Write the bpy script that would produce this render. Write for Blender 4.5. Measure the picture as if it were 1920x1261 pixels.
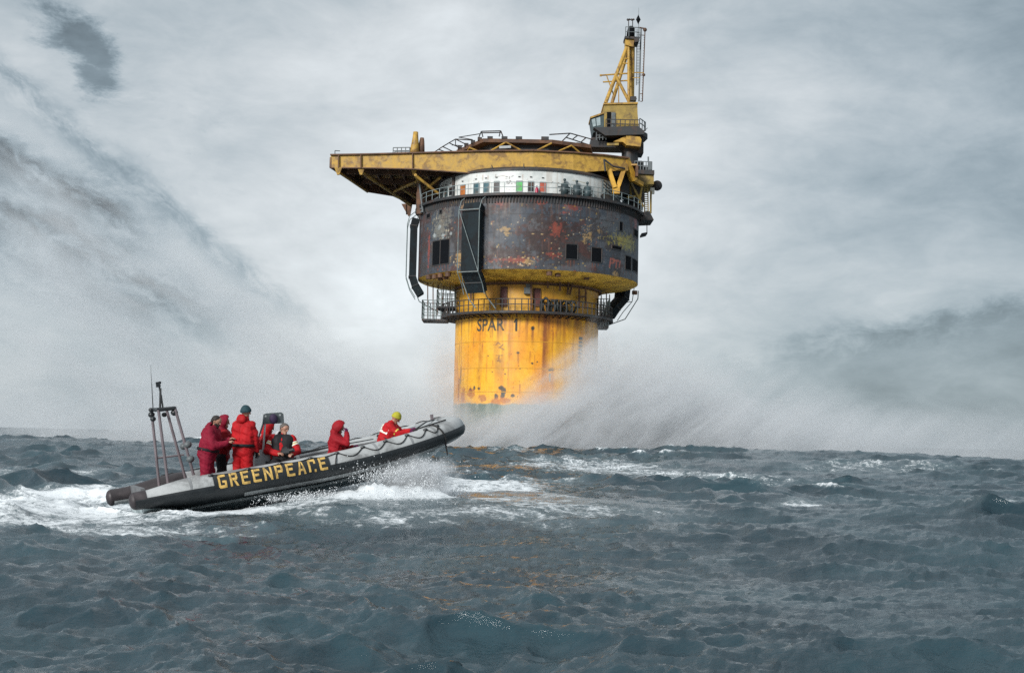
import bpy, bmesh, math, random
import numpy as np
from mathutils import Vector, Matrix
sc = bpy.context.scene
for o in list(bpy.data.objects): bpy.data.objects.remove(o)
COL = sc.collection
rng = np.random.default_rng(7); random.seed(7)
PI = math.pi; R = math.radians

# ------------------------------------------------------------------ camera
CAM = np.array([0.0, 0.0, 1.65]); FPX = 2400.0; PITCH = math.atan(191/2400); ROLL = R(1.3)
F = np.array([0, math.cos(PITCH), math.sin(PITCH)]); U0 = np.array([0, -math.sin(PITCH), math.cos(PITCH)])
R0 = np.array([1.0, 0, 0])
RX = math.cos(ROLL)*R0 + math.sin(ROLL)*U0; UX = math.cos(ROLL)*U0 - math.sin(ROLL)*R0
cam = bpy.data.cameras.new('camera'); camo = bpy.data.objects.new('camera', cam); COL.objects.link(camo)
cam.sensor_width = 36; cam.lens = 45; cam.clip_start = 0.1; cam.clip_end = 40000
m = Matrix.Identity(4)
for i in range(3):
    m[i][0] = RX[i]; m[i][1] = UX[i]; m[i][2] = -F[i]; m[i][3] = CAM[i]
camo.matrix_world = m; sc.camera = camo
def ray(px, py):
    return F*FPX + RX*(px-960) + UX*(630.5-py)
def at(px, py, Y):                       # the point at distance Y ahead that shows at a photo position
    d = ray(px, py); return CAM + d*(Y/d[1])
def onplane(px, py, z):
    d = ray(px, py); return CAM + d*((z-CAM[2])/d[2])
def proj(p):
    q = np.asarray(p, float)-CAM; f = q@F
    return 960+FPX*(q@RX)/f, 630.5-FPX*(q@UX)/f

# ------------------------------------------------------------------ node helper
class NG:
    def __init__(s, nt): s.t = nt; s.n = nt.nodes; s.l = nt.links
    def _in(s, sock, v):
        if v is None: return
        if hasattr(v, 'default_value') or isinstance(v, bpy.types.NodeSocket): s.l.new(v, sock)
        else: sock.default_value = v
    def m(s, op, a=None, b=None, c=None, clamp=False):
        n = s.n.new('ShaderNodeMath'); n.operation = op; n.use_clamp = clamp
        for k, v in enumerate((a, b, c)): s._in(n.inputs[k], v)
        return n.outputs[0]
    def vm(s, op, a=None, b=None, out=0):
        n = s.n.new('ShaderNodeVectorMath'); n.operation = op
        s._in(n.inputs[0], a); s._in(n.inputs[1], b); return n.outputs[out]
    def sep(s, v):
        n = s.n.new('ShaderNodeSeparateXYZ'); s._in(n.inputs[0], v); return n.outputs
    def comb(s, x=0.0, y=0.0, z=0.0):
        n = s.n.new('ShaderNodeCombineXYZ')
        for k, v in enumerate((x, y, z)): s._in(n.inputs[k], v)
        return n.outputs[0]
    def noise(s, vec, scale, detail=4, rough=0.55, dist=0.0):
        n = s.n.new('ShaderNodeTexNoise'); s._in(n.inputs['Vector'], vec)
        n.inputs['Scale'].default_value = scale; n.inputs['Detail'].default_value = detail
        n.inputs['Roughness'].default_value = rough; n.inputs['Distortion'].default_value = dist
        return n.outputs[0]
    def mr(s, v, a, b, c=0.0, d=1.0, smooth=True):
        n = s.n.new('ShaderNodeMapRange'); n.interpolation_type = 'SMOOTHSTEP' if smooth else 'LINEAR'; n.clamp = True
        s._in(n.inputs[0], v)
        for k, x in zip((1, 2, 3, 4), (a, b, c, d)): n.inputs[k].default_value = x
        return n.outputs[0]
    def mix(s, f, a, b):
        n = s.n.new('ShaderNodeMix'); n.data_type = 'RGBA'
        s._in(n.inputs[0], f)
        for k, v in ((6, a), (7, b)):
            if isinstance(v, (tuple, list)) and len(v) == 3: v = (*v, 1)
            s._in(n.inputs[k], v)
        return n.outputs[2]
    def gauss(s, x, c, w):
        q = s.m('DIVIDE', s.m('SUBTRACT', x, c), w)
        return s.m('EXPONENT', s.m('MULTIPLY', s.m('MULTIPLY', q, q), -1.0))
    def mul(s, a, b): return s.m('MULTIPLY', a, b)
    def add(s, a, b): return s.m('ADD', a, b)

# ------------------------------------------------------------------ sky and sun
SUN_EL, SUN_AZ = R(23), R(-148)          # high thin overcast: soft sun from behind and left of the camera
w = bpy.data.worlds.new('World'); sc.world = w; w.use_nodes = True
g = NG(w.node_tree); g.n.clear()
tc = g.n.new('ShaderNodeTexCoord'); D = tc.outputs['Generated']
x, y, z = g.sep(D)
A = g.m('ARCTAN2', x, y); E = g.m('ARCSINE', z)
nis = g.n.new('ShaderNodeTexSky'); nis.sky_type = 'NISHITA'; nis.sun_disc = False
nis.sun_elevation = SUN_EL; nis.sun_rotation = SUN_AZ
dv = g.comb(x, y, g.mul(z, 2.2))
n1 = g.noise(dv, 4.2, 9, 0.60, 0.3)
n2 = g.noise(g.vm('ADD', dv, (3.1, 1.7, 9.2)), 14.0, 6, 0.6, 0.4)
big = g.noise(g.vm('ADD', dv, (7.7, 2.1, 0.4)), 1.3, 3, 0.5)
# veils of falling spray and rain, left and right: torn dark streaks at their own places in the sky
wob = g.m('SUBTRACT', n2, 0.5); wob1 = g.m('SUBTRACT', n1, 0.5)
def streak(a0, e0, slope, width, a1, a2, amp, seed, sx=11.0, sv=24.0, taper=0.12):
    v = g.m('SUBTRACT', g.m('SUBTRACT', E, e0), g.mul(g.m('SUBTRACT', A, a0), slope))
    v = g.add(v, g.add(g.mul(wob, 0.030), g.mul(wob1, 0.022)))
    u = g.add(A, g.mul(E, slope))
    sn = g.noise(g.comb(g.mul(u, sx), g.mul(v, sv), seed), 2.2, 9, 0.68, 0.25)
    m_ = g.mul(g.mul(g.gauss(v, 0.0, width), g.mr(v, width*1.1, -width*0.3)), g.mr(sn, 0.30, 0.64))
    lo, hi = (a1, a1-taper) if a1 > a2 else (a1, a1+taper)
    return g.mul(g.mul(m_, g.mr(A, lo, hi)), amp)
parts = [streak(-0.4, 0.208, -0.50, 0.020, -0.255, -1, 1.0, 0.3, taper=0.06), streak(-0.4, 0.172, -0.50, 0.030, -0.185, -1, 0.85, 2.3, taper=0.09),
         streak(-0.242, 0.150, -0.74, 0.020, -0.10, -1, 0.5, 5.1, taper=0.12), streak(-0.38, 0.128, -0.42, 0.022, -0.23, -1, 0.45, 7.7, taper=0.1)]
darkL = parts[0]
for p_ in parts[1:]: darkL = g.add(darkL, p_)
darkL = g.mul(darkL, g.mr(A, -0.75, -0.50))
belowL = g.mul(g.mr(g.add(g.m('SUBTRACT', g.m('SUBTRACT', E, 0.225), g.mul(g.add(A, 0.4), -0.60)), g.mul(wob1, .06)), 0.02, -0.05), g.mul(g.mr(A, -0.06, -0.22), g.mr(A, -0.75, -0.5)))
darkR = g.add(streak(0.4, 0.114, 0.205, 0.015, 0.12, 1, 1.0, 4.3, taper=0.17), streak(0.4, 0.100, 0.17, 0.016, 0.10, 1, 0.35, 6.3, taper=0.14))
darkR = g.mul(darkR, g.mr(A, 0.8, 0.5))
vR = g.add(g.m('SUBTRACT', g.m('SUBTRACT', E, 0.112), g.mul(g.m('SUBTRACT', A, 0.4), 0.205)), g.mul(wob1, .05))
belowR = g.mul(g.mul(g.mr(vR, 0.012, -0.03), g.mr(A, 0.04, 0.18)), g.mr(A, 0.9, 0.6))
# torn dark opening in the cloud, upper left
pa = g.noise(g.vm('ADD', dv, (1.3, 5.5, 2.0)), 17.0, 9, 0.72, 0.2)
ph = g.add(g.mul(g.gauss(A, -0.340, 0.026), g.gauss(E, 0.284, 0.018)), g.add(g.mul(g.gauss(A, -0.324, 0.017), g.gauss(E, 0.262, 0.022)), g.mul(g.mul(g.gauss(A, -0.372, 0.03), g.gauss(E, 0.300, 0.018)), 0.38)))
patch = g.mr(g.add(g.mul(ph, 0.86), g.mul(g.m('SUBTRACT', pa, 0.5), 2.6)), 0.22, 0.95)
patch = g.mul(patch, g.mr(ph, 0.02, 0.55))
pb = g.mul(g.mr(pa, 0.54, 0.68), g.mul(g.gauss(A, -0.285, 0.06), g.gauss(E, 0.205, 0.035)))
glow = g.mul(g.gauss(A, -0.05, 0.19), g.gauss(E, 0.13, 0.17))
L = g.add(0.445, g.mul(g.m('SUBTRACT', n1, 0.5), 0.50))
L = g.add(L, g.mul(g.m('SUBTRACT', n2, 0.5), 0.24))
L = g.add(L, g.mul(g.m('SUBTRACT', big, 0.5), 0.12))
L = g.add(L, g.mul(glow, 0.27))
L = g.m('SUBTRACT', L, g.mul(darkL, 0.40))
L = g.m('SUBTRACT', L, g.mul(darkR, 0.17))
L = g.m('SUBTRACT', L, g.mul(belowR, 0.09))
L = g.m('SUBTRACT', L, g.mul(belowL, 0.04))
L = g.m('SUBTRACT', L, g.mul(patch, 0.25))
L = g.m('SUBTRACT', L, g.mul(pb, 0.15))
L = g.m('SUBTRACT', L, g.mul(g.mr(A, 0.12, 0.42), 0.08))
L = g.mul(L, g.add(1.0, g.mul(g.mr(E, 0.36, 1.35), 0.75)))       # overcast is brightest overhead
tint = g.mix(g.mr(L, 0.2, 0.62), (0.75, 0.95, 1.08), (0.935, 0.995, 1.03))
cl = g.vm('SCALE', tint); cl.node.inputs['Scale'].default_value = 1.0
g.l.new(g.mul(L, 4.75), cl.node.inputs['Scale'])
skyc = g.mix(0.03, cl, nis.outputs[0])
bg = g.n.new('ShaderNodeBackground'); g.l.new(skyc, bg.inputs[0]); bg.inputs[1].default_value = 0.10
wo = g.n.new('ShaderNodeOutputWorld'); g.l.new(bg.outputs[0], wo.inputs[0])

sl = bpy.data.lights.new('sun', 'SUN'); sl.energy = 1.5; sl.angle = R(14); sl.color = (1.0, 0.98, 0.955)
slo = bpy.data.objects.new('sun', sl); COL.objects.link(slo)
sd = Vector((math.sin(SUN_AZ)*math.cos(SUN_EL), math.cos(SUN_AZ)*math.cos(SUN_EL), math.sin(SUN_EL)))
slo.rotation_euler = sd.to_track_quat('Z', 'Y').to_euler(); slo.location = (-40, -60, 60)
sc.view_settings.view_transform = 'Standard'; sc.view_settings.look = 'None'
sc.view_settings.gamma = 1; sc.view_settings.exposure = 1.36
sc.view_settings.use_curve_mapping = False
sc.render.engine = 'CYCLES'
sc.cycles.max_bounces = 7; sc.cycles.diffuse_bounces = 3; sc.cycles.glossy_bounces = 3
sc.cycles.volume_bounces = 2; sc.cycles.transparent_max_bounces = 8
sc.cycles.use_denoising = False
sc.cycles.use_adaptive_sampling = True; sc.cycles.adaptive_threshold = 0.006

# ------------------------------------------------------------------ object helpers
def tag(o, label=None, cat=None, group=None, kind=None):
    if label: o['label'] = label
    if cat: o['category'] = cat
    if group: o['group'] = group
    if kind: o['kind'] = kind
    return o
def thing(name, label, cat, loc=(0, 0, 0), rotz=0.0, group=None):
    o = bpy.data.objects.new(name, None); COL.objects.link(o)
    o.location = loc; o.rotation_euler = (0, 0, rotz); o.empty_display_size = 0.2
    return tag(o, label, cat, group)
def unit(v):
    v = np.asarray(v, float); return v/max(np.linalg.norm(v), 1e-9)
def frame(d):
    d = unit(d); a = np.array([0, 0, 1.0]) if abs(d[2]) < 0.95 else np.array([1.0, 0, 0])
    s = unit(np.cross(d, a)); return d, s, np.cross(s, d)
class MB:
    def __init__(s): s.v = []; s.f = []; s.mi = []
    def add(s, vs, fs):
        b = len(s.v); s.v.extend([tuple(map(float, p)) for p in vs]); s.f.extend([tuple(i+b for i in f) for f in fs]); return s
    def box(s, c, size, rz=0.0):
        c = np.asarray(c, float); hx, hy, hz = [q/2 for q in size]; cs, sn = math.cos(rz), math.sin(rz)
        vs = []
        for dz in (-hz, hz):
            for dx, dy in ((-hx, -hy), (hx, -hy), (hx, hy), (-hx, hy)):
                vs.append(c+np.array([dx*cs-dy*sn, dx*sn+dy*cs, dz]))
        return s.add(vs, [(3, 2, 1, 0), (4, 5, 6, 7), (0, 1, 5, 4), (1, 2, 6, 5), (2, 3, 7, 6), (3, 0, 4, 7)])
    def bar(s, p0, p1, w=0.1, h=None, up=None):
        h = h or w; p0 = np.asarray(p0, float); p1 = np.asarray(p1, float); d, a, b = frame(p1-p0)
        if up is not None:
            a = unit(np.cross(d, up)); b = np.cross(a, d)
        vs = []
        for p in (p0, p1):
            for i, j in ((-1, -1), (1, -1), (1, 1), (-1, 1)): vs.append(p+a*i*w/2+b*j*h/2)
        return s.add(vs, [(3, 2, 1, 0), (4, 5, 6, 7), (0, 1, 5, 4), (1, 2, 6, 5), (2, 3, 7, 6), (3, 0, 4, 7)])
    def tube(s, p0, p1, r0, r1=None, n=8):
        r1 = r0 if r1 is None else r1; p0 = np.asarray(p0, float); p1 = np.asarray(p1, float); d, a, b = frame(p1-p0)
        vs = []
        for p, r in ((p0, r0), (p1, r1)):
            for k in range(n):
                t = 2*PI*k/n; vs.append(p+(a*math.cos(t)+b*math.sin(t))*r)
        fs = [(k, (k+1) % n, n+(k+1) % n, n+k) for k in range(n)]
        fs.append(tuple(range(n-1, -1, -1))); fs.append(tuple(range(n, 2*n)))
        return s.add(vs, fs)
    def path(s, pts, r, n=6):
        for p, q in zip(pts[:-1], pts[1:]): s.tube(p, q, r, n=n)
        return s
    def sweep(s, pts, rad, n=10, caps=True):
        pts = [np.asarray(p, float) for p in pts]; vs = []; k0 = len(pts)
        rad = rad if hasattr(rad, '__len__') else [rad]*k0
        for i, p in enumerate(pts):
            d = pts[min(i+1, k0-1)]-pts[max(i-1, 0)]; d, a, b = frame(d)
            for k in range(n):
                t = 2*PI*k/n; vs.append(p+(a*math.cos(t)+b*math.sin(t))*rad[i])
        fs = [(i*n+k, i*n+(k+1) % n, (i+1)*n+(k+1) % n, (i+1)*n+k) for i in range(k0-1) for k in range(n)]
        if caps:
            fs.append(tuple(range(n-1, -1, -1))); fs.append(tuple(range((k0-1)*n, k0*n)))
        return s.add(vs, fs)
    def lathe(s, prof, n=48, t0=0.0, t1=2*PI, c=(0, 0, 0), close=False):
        c = np.asarray(c, float); full = abs(t1-t0-2*PI) < 1e-6; nn = n if full else n+1; vs = []
        for r, z in prof:
            for k in range(nn):
                t = t0+(t1-t0)*k/n; vs.append(c+np.array([r*math.cos(t), r*math.sin(t), z]))
        P = len(prof); fs = []
        for i in range(P if close else P-1):
            j = (i+1) % P
            for k in range(n):
                k2 = (k+1) % nn; fs.append((i*nn+k, i*nn+k2, j*nn+k2, j*nn+k))
        return s.add(vs, fs)
    def prism(s, pts, off):
        pts = [np.asarray(p, float) for p in pts]; off = np.asarray(off, float); n = len(pts)
        vs = pts+[p+off for p in pts]
        fs = [tuple(range(n-1, -1, -1)), tuple(range(n, 2*n))]+[(k, (k+1) % n, n+(k+1) % n, n+k) for k in range(n)]
        return s.add(vs, fs)
    def ball(s, c, r, n=12, m=8):
        r = np.array(r if hasattr(r, '__len__') else (r, r, r), float); c = np.asarray(c, float)
        vs = [c+r*np.array([0, 0, -1])]
        for i in range(1, m):
            p = -PI/2+PI*i/m
            for k in range(n): vs.append(c+r*np.array([math.cos(p)*math.cos(2*PI*k/n), math.cos(p)*math.sin(2*PI*k/n), math.sin(p)]))
        vs.append(c+r*np.array([0, 0, 1])); fs = []
        for k in range(n): fs.append((0, 1+(k+1) % n, 1+k))
        for i in range(m-2):
            for k in range(n): fs.append((1+i*n+k, 1+i*n+(k+1) % n, 1+(i+1)*n+(k+1) % n, 1+(i+1)*n+k))
        t = len(vs)-1
        for k in range(n): fs.append((1+(m-2)*n+k, 1+(m-2)*n+(k+1) % n, t))
        return s.add(vs, fs)
    def grid(s, P):                       # P: rows x cols x 3
        P = np.asarray(P, float); r, c = P.shape[:2]
        return s.add(P.reshape(-1, 3), [(i*c+j, i*c+j+1, (i+1)*c+j+1, (i+1)*c+j) for i in range(r-1) for j in range(c-1)])
    def mesh(s, name):
        me = bpy.data.meshes.new(name); me.from_pydata(s.v, [], s.f); me.update(); return me
    def build(s, name, mat, parent=None, smooth=False, fix=True, **kw):
        me = s.mesh(name)
        if fix:
            bm = bmesh.new(); bm.from_mesh(me); bmesh.ops.recalc_face_normals(bm, faces=bm.faces); bm.to_mesh(me); bm.free()
        if smooth: me.shade_smooth()
        o = bpy.data.objects.new(name, me); COL.objects.link(o)
        if mat: me.materials.append(mat)
        if parent is not None: o.parent = parent
        return tag(o, **kw)
def big_mesh(name, V, faces, mat, parent=None, attrs=None, smooth=True):
    me = bpy.data.meshes.new(name); nv, nf = len(V), len(faces)
    me.vertices.add(nv); me.vertices.foreach_set('co', np.asarray(V, np.float32).ravel())
    k = faces.shape[1]
    me.loops.add(nf*k); me.loops.foreach_set('vertex_index', faces.astype(np.int32).ravel())
    me.polygons.add(nf); me.polygons.foreach_set('loop_start', np.arange(0, nf*k, k, dtype=np.int32))
    me.update(calc_edges=True)
    for nm, (typ, arr) in (attrs or {}).items():
        at_ = me.attributes.new(nm, typ, 'POINT')
        at_.data.foreach_set('color' if 'COLOR' in typ else 'value', np.asarray(arr, np.float32).ravel())
    if smooth: me.shade_smooth()
    me.materials.append(mat)
    o = bpy.data.objects.new(name, me); COL.objects.link(o)
    if parent is not None: o.parent = parent
    return o
def mat(name, col, rough=0.6, metal=0.0, var=0.25, scale=3.0, bump=0.0, bscale=20.0, attr=None, spec=0.5, dirt=None, dscale=1.0, damt=0.5):
    mt = bpy.data.materials.new(name); mt.use_nodes = True; q = NG(mt.node_tree); b = q.n['Principled BSDF']
    tc = q.n.new('ShaderNodeTexCoord'); ob = tc.outputs['Object']
    if attr:
        an = q.n.new('ShaderNodeAttribute'); an.attribute_name = attr; base = an.outputs['Color']
    else:
        rg = q.n.new('ShaderNodeRGB'); rg.outputs[0].default_value = (*col, 1); base = rg.outputs[0]
    if dirt:
        dn = q.noise(ob, dscale, 6, 0.65, 0.4)
        base = q.mix(q.mul(q.mr(dn, 0.46, 0.62), damt), base, dirt)
    nz = q.noise(ob, scale, 6, 0.65)
    f = q.mr(nz, 0.25, 0.75, 1-var, 1+var, smooth=False)
    sv = q.vm('SCALE', base); q.l.new(f, sv.node.inputs['Scale'])
    q.l.new(sv, b.inputs['Base Color'])
    b.inputs['Roughness'].default_value = rough; b.inputs['Metallic'].default_value = metal
    b.inputs['Specular IOR Level'].default_value = spec
    q.l.new(q.mr(nz, 0.3, 0.7, max(rough-0.12, 0.03), min(rough+0.12, 1), smooth=False), b.inputs['Roughness'])
    if bump > 0:
        bn = q.n.new('ShaderNodeBump'); bn.inputs['Strength'].default_value = 1.0; bn.inputs['Distance'].default_value = bump
        q.l.new(q.noise(ob, bscale, 4, 0.6), bn.inputs['Height']); q.l.new(bn.outputs[0], b.inputs['Normal'])
    return mt
def lattice(seed, n=64):
    return np.random.default_rng(seed).random((n, n))
def vnoise(u, v, seed=0, octaves=5, rough=0.55):
    out = np.zeros_like(u, float); amp = 1.0; tot = 0.0
    for o in range(octaves):
        Lt = lattice(seed*31+o); n = 64
        uu, vv = u*2**o+o*7.3, v*2**o+o*3.1
        iu = np.floor(uu).astype(int); iv = np.floor(vv).astype(int); fu = uu-iu; fv = vv-iv
        fu = fu*fu*(3-2*fu); fv = fv*fv*(3-2*fv)
        a = Lt[iu % n, iv % n]; b = Lt[(iu+1) % n, iv % n]; c = Lt[iu % n, (iv+1) % n]; d = Lt[(iu+1) % n, (iv+1) % n]
        out += amp*((a*(1-fu)+b*fu)*(1-fv)+(c*(1-fu)+d*fu)*fv); tot += amp; amp *= rough
    return out/tot
def sstep(x, a, b):
    t = np.clip((x-a)/(b-a), 0, 1); return t*t*(3-2*t)
# ------------------------------------------------------------------ where the boat runs (needed by the water too)
BYAW, BPIT, HB = R(24), R(10.2), 1.0
cy_, sy_, cp_, sp_ = math.cos(BYAW), math.sin(BYAW), math.cos(BPIT), math.sin(BPIT)
BM = np.array([[cy_*cp_, -sy_, -cy_*sp_], [sy_*cp_, cy_, -sy_*sp_], [sp_, 0, cp_]])   # boat axes: x forward, y port, z up
BROOT = at(252, 939, 25.2) - BM@np.array([0.0, -HB, 0.0])
def bw(u, v, z): return BROOT+BM@np.array([u, v, z], float)

# ------------------------------------------------------------------ water
def ocean_tile(N, L, wd, kp, kmin, kmax, rms, seed, power=4.0, spread=2.0):
    r = np.random.default_rng(seed)
    k1 = 2*PI*np.fft.fftfreq(N, L/N); KX, KY = np.meshgrid(k1, k1, indexing='ij'); K = np.hypot(KX, KY); K[0, 0] = 1e-6
    cosd = (KX*wd[0]+KY*wd[1])/K
    S = np.exp(-1.25*(kp/K)**2)/K**power*(0.06+np.abs((1+cosd)/2)**(2*spread))
    S *= (K > kmin)*(K < kmax); S[0, 0] = 0
    H = np.sqrt(S)*(r.normal(size=(N, N))+1j*r.normal(size=(N, N)))
    h = np.fft.ifft2(H).real; s = rms/h.std()
    dx = np.fft.ifft2(-1j*KX/K*H).real*s; dy = np.fft.ifft2(-1j*KY/K*H).real*s
    return L, h*s, dx, dy
def tile_at(t, X, Y, ang=0.0):
    L, h, dx, dy = t; N = h.shape[0]; c, s = math.cos(ang), math.sin(ang)
    u = (c*X+s*Y)/L*N; v = (-s*X+c*Y)/L*N; iu = np.floor(u).astype(int); iv = np.floor(v).astype(int); fu = u-iu; fv = v-iv
    iu %= N; iv %= N; iu1 = (iu+1) % N; iv1 = (iv+1) % N; o = []
    for a in (h, dx, dy):
        o.append((a[iu, iv]*(1-fu)+a[iu1, iv]*fu)*(1-fv)+(a[iu, iv1]*(1-fu)+a[iu1, iv1]*fu)*fv)
    return o[0], c*o[1]-s*o[2], s*o[1]+c*o[2]
WD = unit([-0.38, -0.92])
T1 = ocean_tile(256, 180.0, WD, 2*PI/45, 2*PI/90, 2*PI/9, 0.17, 11, 4.0, 3)
T2 = ocean_tile(512, 43.0, WD, 2*PI/6, 2*PI/9, 2*PI/0.9, 0.088, 12, 3.4, 2.2)
T3 = ocean_tile(512, 11.7, unit([-0.6, -0.8]), 2*PI/0.8, 2*PI/0.9, 2*PI/0.06, 0.012, 13, 3.0, 1.0)
T4 = ocean_tile(512, 19.0, unit([-0.15, -1.0]), 2*PI/1.9, 2*PI/3.2, 2*PI/0.35, 0.018, 14, 3.1, 1.6)
NR, NC = 1500, 640
yy = 4.0*(9000/4.0)**(np.linspace(0, 1, NR)); yy -= 1.0
hw = 0.62*yy+7.0
tt = np.linspace(-1, 1, NC)
X = (hw[:, None]*tt[None, :]); Y = np.repeat(yy[:, None], NC, 1)
dd = np.hypot(X, Y)
h1, ax, ay = tile_at(T1, X, Y); h1b, ax1, ay1 = tile_at(T1, X+37, Y-11, 0.5)
h2, bx, by = tile_at(T2, X, Y); h3, cx, cy = tile_at(T3, X, Y, 0.3); h4, ex, ey = tile_at(T4, X, Y, -0.2)
f2 = 1-sstep(dd, 250, 900); f3 = 1-sstep(dd, 40, 150); f1 = 1-sstep(dd, 900, 3000)
gust = 0.42+1.25*sstep(vnoise(X/6+50, Y/9+50, 5, 4), 0.40, 0.66)
f2 = f2*gust; f3 = f3*(0.45+1.1*vnoise(X/3+9, Y/4+90, 6, 3))
g4 = (0.45+1.2*sstep(vnoise(X/4+20, Y/7+31, 25, 4), 0.35, 0.68))*(1-sstep(dd, 90, 300)); h3 = h3+0; nr2 = 0.6+0.4*sstep(dd, 9, 20); f2 = f2*nr2
near = sstep(dd, 3, 26)*0.75+0.25
Hs = (h1*0.8+h1b*0.5)*f1*near
Z = Hs + h2*f2 + h3*f3 + h4*g4
X2 = X-(ax*0.8+ax1*0.5)*f1*near*0.8-bx*f2*1.05-ex*g4*0.9-cx*f3*0.8
Y2 = Y-(ay*0.8+ay1*0.5)*f1*near*0.8-by*f2*1.05-ey*g4*0.9-cy*f3*0.8
# ---- boat: coordinates along and across its track
bu = (X-BROOT[0])*cy_+(Y-BROOT[1])*sy_; bv = -(X-BROOT[0])*sy_+(Y-BROOT[1])*cy_
ridge = np.clip(1.05-.00033*(X-5)**2, .4, 2)*np.exp(-((Y+0.10*X-84)/17)**2)*(0.72+0.5*vnoise(X/34+5, Y/60+2, 44, 3))
Z = Z+ridge
inb = (1-sstep(np.abs(bv), 2.2, 5.5))*sstep(bu, -11, -6)*(1-sstep(bu, 9, 14))
lvl = -0.06+0.41*sstep(bu, 0.3, 4.2)
Z = Z*(1-inb)+(lvl+0.35*(Z-Hs)+0.25*Hs*0)*inb
nz1 = vnoise(X/0.9+20, Y/0.9+60, 8, 5, 0.62); nz2 = vnoise(X/0.28+33, Y/0.28+3, 9, 4, 0.65); nzb = vnoise(X/2.6+70, Y/2.6+11, 10, 4)
# hollow under the hull
hol = (1-sstep(np.abs(bv), 0.75, 1.2))*sstep(bu, 0.0, 0.5)*(1-sstep(bu, 5.6, 6.6)); Z -= 0.55*hol
# wash thrown out along the near and far side of the hull
foam = np.zeros_like(Z)
for sgn in (-1, 1):
    vv = bv*sgn
    cen = 1.28+0.05*(7.0-bu)+0.5*sstep(7.0-bu, 3.5, 12); wid = 0.34+0.07*np.clip(7.0-bu, 0, 20)
    prof = np.exp(-((vv-cen)/wid)**2)
    env = sstep(bu, -9, 2.5)*(1-sstep(bu, 5.9, 6.8))*(0.14+0.86*np.exp(-((bu-5.5)/1.4)**2))
    Z += prof*env*(0.30*(0.25+1.1*nz1)+0.55*(nz2-0.45)*(0.4+nz1))*(1.0 if sgn < 0 else 0.6)
    ftrail = np.exp(-((vv-cen-0.25)/(wid*2.0))**2)*sstep(bu, -12, -2)*(1-sstep(bu, 6.8, 8.2))
    foam = np.maximum(foam, ftrail*(0.72+0.28*np.exp(-((bu-5.6)/2.6)**2)))
# propeller wash and wake behind the transom
wk = (1-sstep(np.abs(bv), 1.2+0.16*np.clip(-bu, 0, 40), 3.0+0.26*np.clip(-bu, 0, 40)))*sstep(bu, -34, -3)*(1-sstep(bu, -0.1, 0.9))
Z += wk*(0.75*(nzb-0.30)+0.50*(nz1-0.45)+0.16*(nz2-0.5))*np.exp(-np.clip(-bu, 0, 99)/16)*1.1*sstep(-bu, -.2, 3.2)
foam = np.maximum(foam, wk*(0.40+0.7*(nzb-.4)+.25*sstep(bu, -6, -1)))
foam = np.maximum(foam, 0.55*(1-sstep(np.hypot(bu-8.0, (bv+2.4)*0.9), 1.2, 5.0)))
def patch_(px, py, rx, ry, a):
    global foam
    c = onplane(px, py, 0.0); s = c[1]/2400
    q = np.hypot((X-c[0])/(rx*s), (Y-c[1])/(ry*s*c[1]/1.65))
    foam = np.maximum(foam, a*(1-sstep(q, 0.35, 1.1)))
for p in ((880, 925, 230, 36, .8), (1010, 915, 120, 22, .5), (960, 868, 70, 7, .55), (1120, 885, 270, 16, .62), (1640, 893, 230, 5, .48), (1880, 880, 60, 6, .6),
          (1010, 950, 130, 22, .58), (1510, 950, 60, 8, .6), (1640, 940, 80, 9, .45), (90, 935, 220, 36, .8), (60, 890, 190, 12, .6), (200, 985, 320, 16, .62),
          (700, 975, 280, 18, .5), (1330, 900, 260, 16, .55), (400, 985, 160, 14, .45), (1905, 945, 50, 10, .5)):
    patch_(*p)
# whitecaps on the steepest crests, with painted glints and streaks down wind
crest = sstep(h2*f2, 0.17, 0.30)*sstep(vnoise(X/14+3, Y/14+8, 15, 3), 0.50, 0.66)*sstep(dd, 12, 26)
foam = np.maximum(foam, crest*0.75)
glint_fleck = sstep(h2*f2+2.5*h3*f3, 0.19, 0.30)*sstep(vnoise(X/5+3, Y/7+8, 17, 3), 0.52, 0.64); foam = np.maximum(foam, glint_fleck*0.20)  # pale flecks on the crests stand in for sun glints
foam = np.maximum(foam, 0.45*sstep(vnoise(X/26+13, Y/60+18, 16, 4), 0.58, 0.72)*sstep(dd, 60, 110)*(1-sstep(dd, 400, 900)))
V = np.stack([X2, Y2, Z], -1).reshape(-1, 3)
ii = np.arange(NR*NC).reshape(NR, NC)
Fc = np.stack([ii[:-1, :-1], ii[:-1, 1:], ii[1:, 1:], ii[1:, :-1]], -1).reshape(-1, 4)
def water_z(x, y):
    d = (X2-x)**2+(Y2-y)**2; return float(Z.ravel()[int(np.argmin(d))])

wm = bpy.data.materials.new('sea_water'); wm.use_nodes = True; q = NG(wm.node_tree); b = q.n['Principled BSDF']
tcn = q.n.new('ShaderNodeTexCoord'); ob = tcn.outputs['Object']
fa = q.n.new('ShaderNodeAttribute'); fa.attribute_name = 'foam'; fo = fa.outputs['Fac']
ra = q.n.new('ShaderNodeAttribute'); ra.attribute_name = 'far'; fr = ra.outputs['Fac']
fn1 = q.noise(ob, 0.9, 8, 0.68, 0.9); fn2 = q.noise(ob, 7.0, 7, 0.72, 0.8)
fm = q.add(q.mul(fn1, 0.54), q.mul(fn2, 0.46))
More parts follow.
